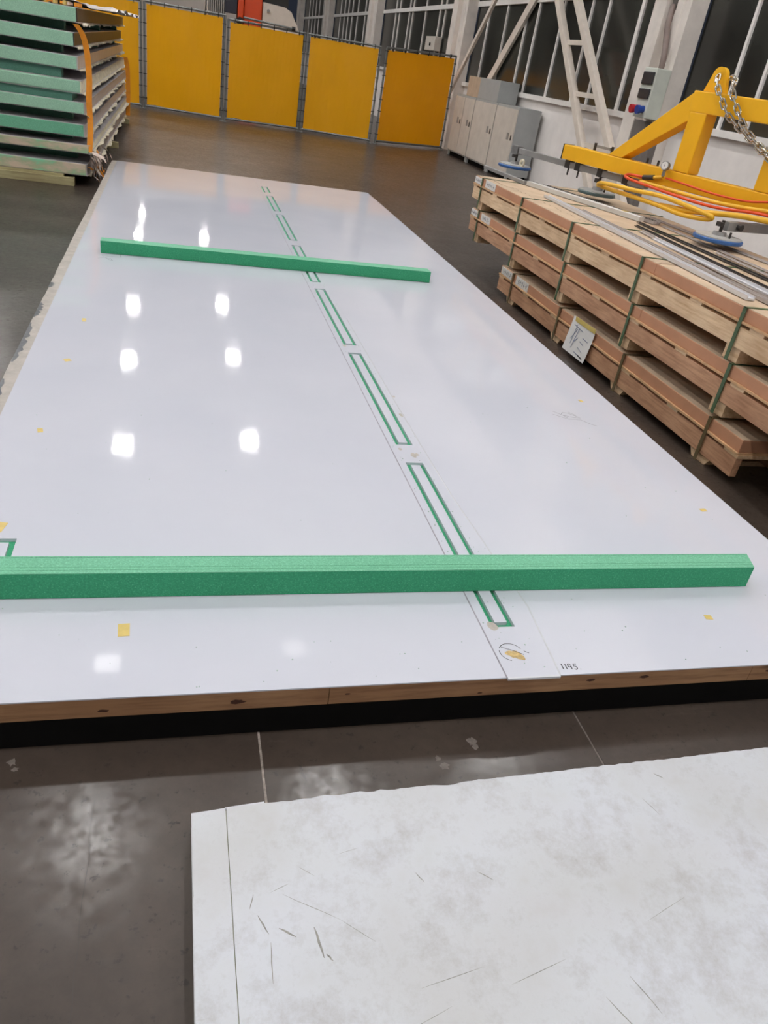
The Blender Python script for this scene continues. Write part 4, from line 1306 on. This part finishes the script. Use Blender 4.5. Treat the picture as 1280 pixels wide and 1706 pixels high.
for i, (z0, z1, xr, fm, lb) in enumerate(rows):
    t = thing('sandwich_panel', lb, 'panel', ((SX_L + xr) / 2, (SYN + SYF) / 2, z0), 'green cored panels in the stack')
    MB().box(SX_L, xr - 0.012, SYN, SYF, z0 + 0.006, z1 - 0.006).build('foam_core', fm, t, 0.004 if i != 4 else 0.012)
    MB().box(SX_L, xr + 0.006, SYN + 0.008, SYF + 0.02, z0, z0 + 0.006).build('bottom_skin', 'metal_skin', t)
    MB().box(SX_L, xr + 0.006, SYN + 0.008, SYF + 0.02, z1 - 0.006, z1).build('top_skin', 'metal_skin', t)
    # side edge: grey facing with a ragged pale fibre lip
    MB().box(xr - 0.011, xr - 0.002, SYN + 0.015, SYF, z0 + 0.007, z1 - 0.007).build('side_facing', ['metal_skin', 'ragged', 'metal_skin', 'alu_dull', 'ragged', 'metal_skin', 'dark_metal', 'dark_metal'][i], t)
    n = 46
    vs = []
    for k in range(n + 1):
        y = SYN + 0.03 + (SYF - SYN) * k / n
        ox = xr + 0.006 + random.uniform(0.002, 0.045)
        dz = random.uniform(-0.022, 0.004)
        vs += [(xr - 0.004, y, z0 + 0.004), (ox, y, z0 + dz), (ox - 0.004, y, z0 + dz - 0.008)]
    fs = []
    for k in range(n):
        a, b = 3 * k, 3 * k + 3
        fs += [(a, a + 1, b + 1, b), (a + 1, a + 2, b + 2, b + 1), (a + 2, a, b, b + 2)]
    MB().add(vs, fs).build('ragged_lip', 'ragged', t)
    # spacers that carry the panel
    for j, (ys, xe) in enumerate(((SYN + (0.35 if i not in (5,) else 0.05), xr - 0.16), (SYN + 3.4, xr - 0.08), (SYF - 0.6, xr - 0.08))):
        if i == 0:
            continue
        o = MB().box(SX_L + 0.1, xe + (0.07 if i == 4 and j == 0 else 0), ys if not (i == 4 and j == 0) else SYN + 0.03, ys + 0.16, zprev + 0.0005, z0 - 0.0005).build('spacer', 'foam_teal', None)
        tag(o, '%s teal foam spacer strip below the %s panel of the stack' % (['front', 'middle', 'far'][j], ['', 'second', 'third', 'fourth', 'fifth', 'sixth', 'seventh', 'top'][i]), 'spacer', 'foam spacers between the stacked panels')
    zprev = z1
# timber runners under the stack
for k, (y0, xr, lb) in enumerate(((SYN - 0.03, -1.012, 'pale timber runner jutting out under the front of the panel stack'), (SYN + 3.2, -0.78, 'timber runner under the middle of the panel stack'), (SYF - 0.8, -0.80, 'timber runner under the far end of the panel stack'))):
    t = thing('timber_runner', lb, 'timber', (-2.2, y0 + 0.05, 0), 'timber runners under the panel stack')
    MB().box(SX_L, xr, y0, y0 + 0.10, 0, 0.079).build('beam', 'timber_pale', t, 0.004)
    MB().box(SX_L + 0.3, xr - 0.22, y0 + 0.12, y0 + 0.24, 0, 0.079).build('beam', 'timber_pale', t, 0.004)
    MB().box(SX_L, xr - 0.10, y0 + 0.02, y0 + 0.22, 0.0795, 0.1045).build('packing_strip', 'timber_pale', t)

# loose film and cut-offs on top of the stack
t = thing('loose_film', 'crumpled pale film sheet lying on top of the panel stack', 'plastic film', (-2, 12, 1.576))
vs, fs = [], []
nx_, ny_ = 26, 30
for a in range(nx_ + 1):
    for b in range(ny_ + 1):
        x = SX_L + (-0.62 - SX_L) * a / nx_ - (0.25 if b < 3 else 0)
        y = SYN + 0.5 + 6.2 * b / ny_
        vs.append((x + random.uniform(-.02, .02), y, 1.60 + 0.03 * random.random() + 0.02 * math.sin(a * 1.3 + b)))
for a in range(nx_):
    for b in range(ny_):
        k = a * (ny_ + 1) + b
        fs.append((k, k + ny_ + 1, k + ny_ + 2, k + 1))
MB().add(vs, fs).build('sheet', 'alu_dull', t)
for k in range(16):
    x = -1.62 + 0.045 * k + random.uniform(-.02, .02)
    o = MB().obox((x, SYN + 0.14, 1.577 + 0.02), (x + random.uniform(-.02, .02), SYN + 0.5, 1.597), random.uniform(0.015, 0.03), random.uniform(0.02, 0.04)).build('offcut', random.choice(['webbing', 'film', 'tape', 'tape']), t)

# orange webbing straps hanging down the stack corner
def webbing(pts, w, label, wdir=(1, 0, 0)):
    P = smooth_pts(pts, 6)
    wd = Vector(wdir)
    vs = []
    for p in P:
        vs += [p - wd * w / 2, p + wd * w / 2, p + wd * w / 2 + Vector((0, 0.006, 0)), p - wd * w / 2 + Vector((0, 0.006, 0))]
    fs = [(0, 1, 2, 3), tuple(4 * (len(P) - 1) + j for j in (3, 2, 1, 0))]
    for i in range(len(P) - 1):
        a, b = 4 * i, 4 * i + 4
        for j in range(4):
            fs.append((a + j, a + (j + 1) % 4, b + (j + 1) % 4, b + j))
    return tag(MB().add(vs, fs).build('webbing_sling', 'webbing'), label, 'webbing sling', 'orange webbing slings on the panel stack')


webbing([(-0.93, SYN - 0.01, 1.44), (-0.875, SYN + 0.02, 1.36), (-0.845, SYN + 0.05, 1.22), (-0.835, SYN + 0.06, 1.0), (-0.845, SYN + 0.06, 0.8), (-0.84, SYN + 0.05, 0.62), (-0.845, SYN + 0.02, 0.45), (-0.855, SYN + 0.0, 0.34)], 0.055, 'orange webbing sling hanging down the near corner of the panel stack')
webbing([(-0.86, 15.7, 1.0), (-0.83, 15.7, 0.85), (-0.82, 15.65, 0.6), (-0.82, 15.6, 0.35), (-0.83, 15.6, 0.12)], 0.07, 'orange webbing sling hanging at the far end of the panel stack')

# torn wrapping film bunched at the lower corner
t = thing('torn_wrapping', 'torn crumpled wrapping hanging at the lower corner of the panel stack', 'plastic film', (-0.8, 9.1, 0.02))
for k in range(46):
    y = SYN + 0.03 + abs(random.gauss(0, 0.5))
    z = random.uniform(0.10, 0.34) - 0.05 * (y > SYN + 0.6)
    x = -0.845 + random.uniform(-0.02, 0.02)
    pts = [Vector((x, y, z))]
    dirv = Vector((random.uniform(0.2, 1), random.uniform(-.7, .5), random.uniform(-.9, .2)))
    for j in range(4):
        dirv = (dirv + Vector((random.uniform(-.5, .4), random.uniform(-.6, .6), random.uniform(-.9, .2)))).normalized()
        q = pts[-1] + dirv * random.uniform(0.025, 0.05)
        q.z = max(q.z, 0.012)
        pts.append(q)
    side = Vector((random.uniform(-.4, .4), 1, random.uniform(-.6, .6))).normalized() * random.uniform(0.02, 0.045)
    vs = []
    for p in pts:
        vs += [p - side, p + side * random.uniform(.5, 1)]
    MB().add(vs, [(2 * j, 2 * j + 1, 2 * j + 3, 2 * j + 2) for j in range(len(pts) - 1)]).build('scrap', 'film' if k % 6 else 'webbing', t)
